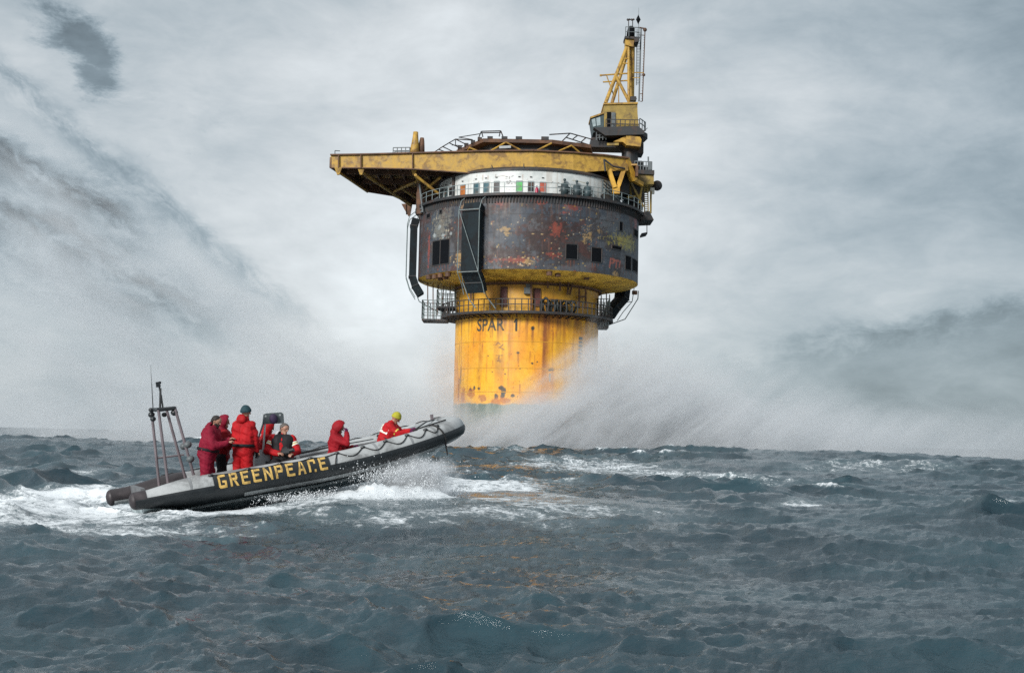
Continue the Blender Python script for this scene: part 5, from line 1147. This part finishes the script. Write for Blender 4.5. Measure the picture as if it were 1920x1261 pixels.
person('person in a red suit half hidden behind the grey back plate', y4,
       dict(head=(505, 801), neck=(502, 812), ls=(503, 819, .18), rs=(497, 820, -.18), le=(505, 842, .22), lw=(517, 842, .15), re=(489, 839, -.24), rw=(497, 851, -.18), lh=(497, 869, .1), rh=(494, 870, -.1), lk=(520, 868, .12), rk=(517, 870, -.12), la=(519, 899, .12), ra=(516, 900, -.12)),
       dirw(20), dirw(30), M_red, hood=M_red, hoodup=True, seed=9, glove=M_dark)
y5 = Yb(530, 850, -.12)
p5 = person('seated grey haired person in red jacket with striped sleeves, holding a camera', y5,
       dict(head=(533.5, 804), neck=(530, 817), ls=(547, 823, -.03), rs=(513, 822, .0), le=(558, 846, -.10), lw=(549, 850, -.28), re=(501, 845, -.10), rw=(522, 849, -.27), lh=(538, 868, -.02), rh=(519, 868, .0), lk=(549, 868, -.42), rk=(515, 870, -.40), la=(551, 903, -.42), ra=(517, 906, -.40)),
       dirw(-72), dirw(-38), M_red, legs=M_dark, hair=M_ghair, hood=cloth('white_cloth', (0.55, 0.55, 0.55)), bulk=1.1, seed=11)
r5, L5 = p5['root'], p5['L']
vm_ = MB()
for q_ in ('l', 'r'): caps(vm_, p5['hp']*.55+L5[q_+'h']*.45+p5['sp']*.25+p5['face']*.05, L5[q_+'s']*.5+p5['sh']*.5-p5['sp']*.1+p5['face']*.04, .175, .160)
caps(vm_, p5['sh']-p5['sp']*.02, p5['nk']-p5['face']*.02-p5['sp']*.02, .12, .105); blob(vm_, 'life_vest', M_dark, r5, .018, 3, .008, 4)
for q_ in ('l', 'r'):
    [band(MB(), L5[q_+'s'], L5[q_+'e'], f, .096, .028).build('reflective_stripe', M_refl, r5) for f in (.36, .52)]
    band(MB(), L5[q_+'s'], L5[q_+'e'], .44, .092, .03).build('sleeve_stripe', M_yelt, r5)
cpt = (L5['lw']+L5['rw'])/2+p5['base']+np.array([.02, -.09, .06])
cmr = thing('camera', 'small black camera in the hands of the seated person', 'camera', cpt)
MB().box((0, 0, 0), (.15, .08, .10)).box((0, 0, .06), (.06, .06, .03)).build('camera_body', M_kit, cmr); MB().tube((0.07, -.0, 0), (.17, -.03, .02), .04, .045, 14).build('lens', M_kit, cmr)
MB().tube((0.16, -.028, .018), (.173, -.031, .021), .036, n=14).build('lens_glass', M_glass, cmr)
y6 = Yb(632, 840, -.28)
person('person in a raised red hood sitting amidships with a hand held to the face', y6,
       dict(head=(636, 801.5), neck=(631, 814), ls=(634, 821, .17), rs=(629, 822, -.16), le=(650, 843, .2), lw=(664, 838, .05), re=(651, 829.5, -.22), rw=(649.5, 812, -.12), lh=(629, 861, .09), rh=(627, 862, -.09), lk=(655, 856, .12), rk=(652, 858, -.1), la=(651, 878, .12), ra=(648, 880, -.1)),
       dirw(15), dirw(10), M_dred, hood=M_dred, hoodup=True, bulk=1.08, glove=M_purp, seed=13)
y7 = Yb(730, 815, -.30)
p7 = person('person in a lime beanie and red jacket leaning forward towards the bow', y7,
       dict(head=(742.5, 783.5), neck=(735, 792.5), ls=(737, 799, .18), rs=(731, 800, -.16), le=(752, 812, .2), lw=(771, 806, .10), re=(748, 813, -.2), rw=(769, 809, -.12), lh=(721, 829, .1), rh=(719, 830, -.1), lk=(740, 851, .13), rk=(737, 853, -.13), la=(712, 858, .13), ra=(709, 860, -.13)),
       dirw(15), dirw(5), M_red, hat=cloth('lime_wool', (0.42, 0.40, 0.035)), belt=True, bulk=1.05, seed=15, glove=M_purp)
r7, L7 = p7['root'], p7['L']; r7.scale = (1.0, 1.0, 1.0); sp7 = unit(p7['sp']); bk = -unit(p7['face']-sp7*(p7['face']@sp7)); tn = np.cross(sp7, bk)
for f in (.55, .72, .88):
    P_ = []
    for t in np.linspace(-1.25, 1.25, 13):
        c_ = p7['hp']+p7['sp']*f; P_.append([c_+bk*(.185*math.cos(t)+.012)+tn*.25*math.sin(t)+sp7*h_ for h_ in (-.025, .025)])
    MB().grid(P_).build('reflective_stripe', M_refl, r7, True)
for q_ in ('l', 'r'): band(MB(), L7[q_+'s'], L7[q_+'e'], .72, .084, .03).build('sleeve_stripe', M_yelt, r7)
# ------------------------------------------------------------------ water cannon spray round the platform's foot
def volume(name, label, lo, hi, c, build, step=0.3):
    mt = bpy.data.materials.new(name); mt.use_nodes = True; q = NG(mt.node_tree); q.n.clear()
    out = q.n.new('ShaderNodeOutputMaterial'); pv = q.n.new('ShaderNodeVolumePrincipled'); pv.inputs['Color'].default_value = (.945, .965, .985, 1); pv.inputs['Anisotropy'].default_value = 0.15
    tcn = q.n.new('ShaderNodeTexCoord'); q.l.new(build(q, tcn.outputs['Object']), pv.inputs['Density']); q.l.new(pv.outputs[0], out.inputs['Volume'])
    try: mt.cycles.volume_step_rate = step
    except Exception: pass
    lo, hi = np.array(lo, float), np.array(hi, float)
    o = MB().box((lo+hi)/2, hi-lo).build(name, mt); o.location = c
    return tag(o, label, kind='stuff')
def plume(q, ob):
    x, y, z = q.sep(ob)
    un = q.comb(q.mul(q.add(x, q.mul(z, .8)), .10), q.mul(y, .08), q.mul(q.m('SUBTRACT', z, q.mul(x, .75)), .30))
    n_ = q.noise(un, 1.1, 5, .6, .6)
    zt = q.m('MINIMUM', q.add(q.mul(x, .88), 7.0), q.m('SUBTRACT', 14.4, q.mul(x, .24)))
    zt = q.m('MAXIMUM', zt, 4.2)
    hgt_ = q.m('SUBTRACT', zt, z)
    body = q.mr(q.add(hgt_, q.mul(q.m('SUBTRACT', n_, .5), 5.0)), -2.0, 8.0)
    right = q.mul(q.mul(body, q.mr(x, -10.5, 4)), q.mr(x, 66, 4))
    right = q.mul(right, q.mul(q.mr(y, -29, -20), q.mr(y, 2, -8)))
    lowm = q.mul(q.mr(q.add(z, q.mul(q.m('SUBTRACT', n_, .5), 4.0)), 7.5, .5), q.mul(q.mr(x, -68, -25), q.mr(x, 74, 30)))
    lowm = q.mul(lowm, q.mr(y, -29, -18))
    halo = q.mul(q.mul(q.gauss(x, -9.3, 2.0), q.mr(z, 17, 3)), q.mul(q.mr(y, -16, -8), q.mr(y, 12, 5)))
    d = q.add(q.add(q.mul(right, .24), q.mul(lowm, .07)), q.mul(halo, .10))
    n3 = q.noise(un, 3.4, 5, .65, .5)
    base = q.mul(q.mul(q.mr(z, 6.5, 1.0), q.gauss(x, 0.0, 11.0)), q.mul(q.mr(y, -22, -13), q.mr(y, -3, -8)))
    d = q.add(d, q.mul(base, .22))
    return q.mul(d, q.mul(q.mr(n_, .32, .66, .12, 1.55), q.mr(n3, .3, .7, .5, 1.5)))
def plume_left(q, ob):
    x, y, z = q.sep(ob)
    v = q.add(z, q.mul(x, .62))
    un = q.comb(q.mul(q.m('SUBTRACT', x, q.mul(z, .62)), .035), q.mul(y, .05), q.mul(v, .16))
    n_ = q.noise(un, 1.3, 7, .66, .4)
    v2 = q.add(v, q.mul(q.m('SUBTRACT', n_, .5), 9.0))
    d = q.mul(q.mr(v2, 1.5, -7.0), q.mul(q.mr(x, -78, -60), q.mr(x, -6, -16)))
    d = q.mul(d, q.mul(q.mr(y, 3, 12), q.mr(y, 38, 28)))
    return q.mul(q.mul(d, .045), q.mr(n_, .36, .66, .1, 1.5))
volume('water_spray', 'white water cannon spray falling in a long slope left of the platform', (-80, 3, -1.2), (-4, 40, 46), tuple(PC), plume_left, .40)
volume('water_spray', 'white water cannon spray drifting round the foot of the platform', (-70, -30, -1.2), (76, 14, 20), tuple(PC), plume, .30)

# ------------------------------------------------------------------ bow splash: thrown drops
r_ = np.random.default_rng(5); N = 80000
u = np.where(r_.random(N) < .7, r_.normal(5.85, .55, N), r_.uniform(2.6, 6.5, N)); up_ = np.where(u > 4.9, 4.3, 1.6)*r_.beta(1.6, 2.2, N); out_ = r_.gamma(2.2, .55, N); t = r_.random(N)*np.minimum(up_/4.9+.12, .6)
pu = u-t*r_.uniform(0.2, 2.2, N); pv_ = -(0.75+.10*(6.5-u))-out_*t-r_.random(N)*.25; pz_ = .06+.29*sstep(u, .3, 4.2)+up_*t-4.9*t*t+r_.normal(0, .05, N)
clump = vnoise(pu*2.2+30, pz_*3+pv_*1.2+40, 3, 4, .6); keep = (clump > .46) & (pz_ > .0); pu, pv_, pz_ = pu[keep], pv_[keep], pz_[keep]; n_ = len(pu)
cx_ = BROOT[0]+pu*cy_-pv_*sy_; cyy = BROOT[1]+pu*sy_+pv_*cy_
sz = .0035+.011*r_.random(n_)**4; oc = np.array([[1, 0, 0], [-1, 0, 0], [0, 1, 0], [0, -1, 0], [0, 0, 1], [0, 0, -1]], float)
V = np.stack([cx_, cyy, pz_], -1)[:, None, :]+oc[None]*sz[:, None, None]*r_.uniform(.6, 1.5, (n_, 1, 3))
tri = np.array([[0, 2, 4], [2, 1, 4], [1, 3, 4], [3, 0, 4], [2, 0, 5], [1, 2, 5], [3, 1, 5], [0, 3, 5]])
M_drop = mat('white_water', (0.78, 0.81, 0.83), rough=.35, var=.1)
sp = big_mesh('bow_splash', V.reshape(-1, 3), (tri[None]+6*np.arange(n_)[:, None, None]).reshape(-1, 3), M_drop, smooth=True); tag(sp, 'white drops of the bow splash beside the boat', kind='stuff')
def puff(q, ob):
    x, y, z = q.sep(ob)
    n_ = q.noise(ob, 2.6, 5, .65, .4)
    e = q.mul(q.mul(q.gauss(x, 0.10, .95), q.gauss(y, .05, .48)), q.gauss(z, -.12, .52))
    return q.mul(q.mr(q.add(q.mul(e, .9), q.mul(q.m('SUBTRACT', n_, .5), 1.1)), .24, .95), 9.0)
c_ = BROOT+np.array([5.6*cy_+1.25*sy_, 5.6*sy_-1.25*cy_, 0]); c_[2] = .84
volume('bow_spray', 'fine white spray flung up by the boat\'s bow', (-2.2, -1.2, -.6), (1.9, 1.1, 1.0), tuple(c_), puff, .25)
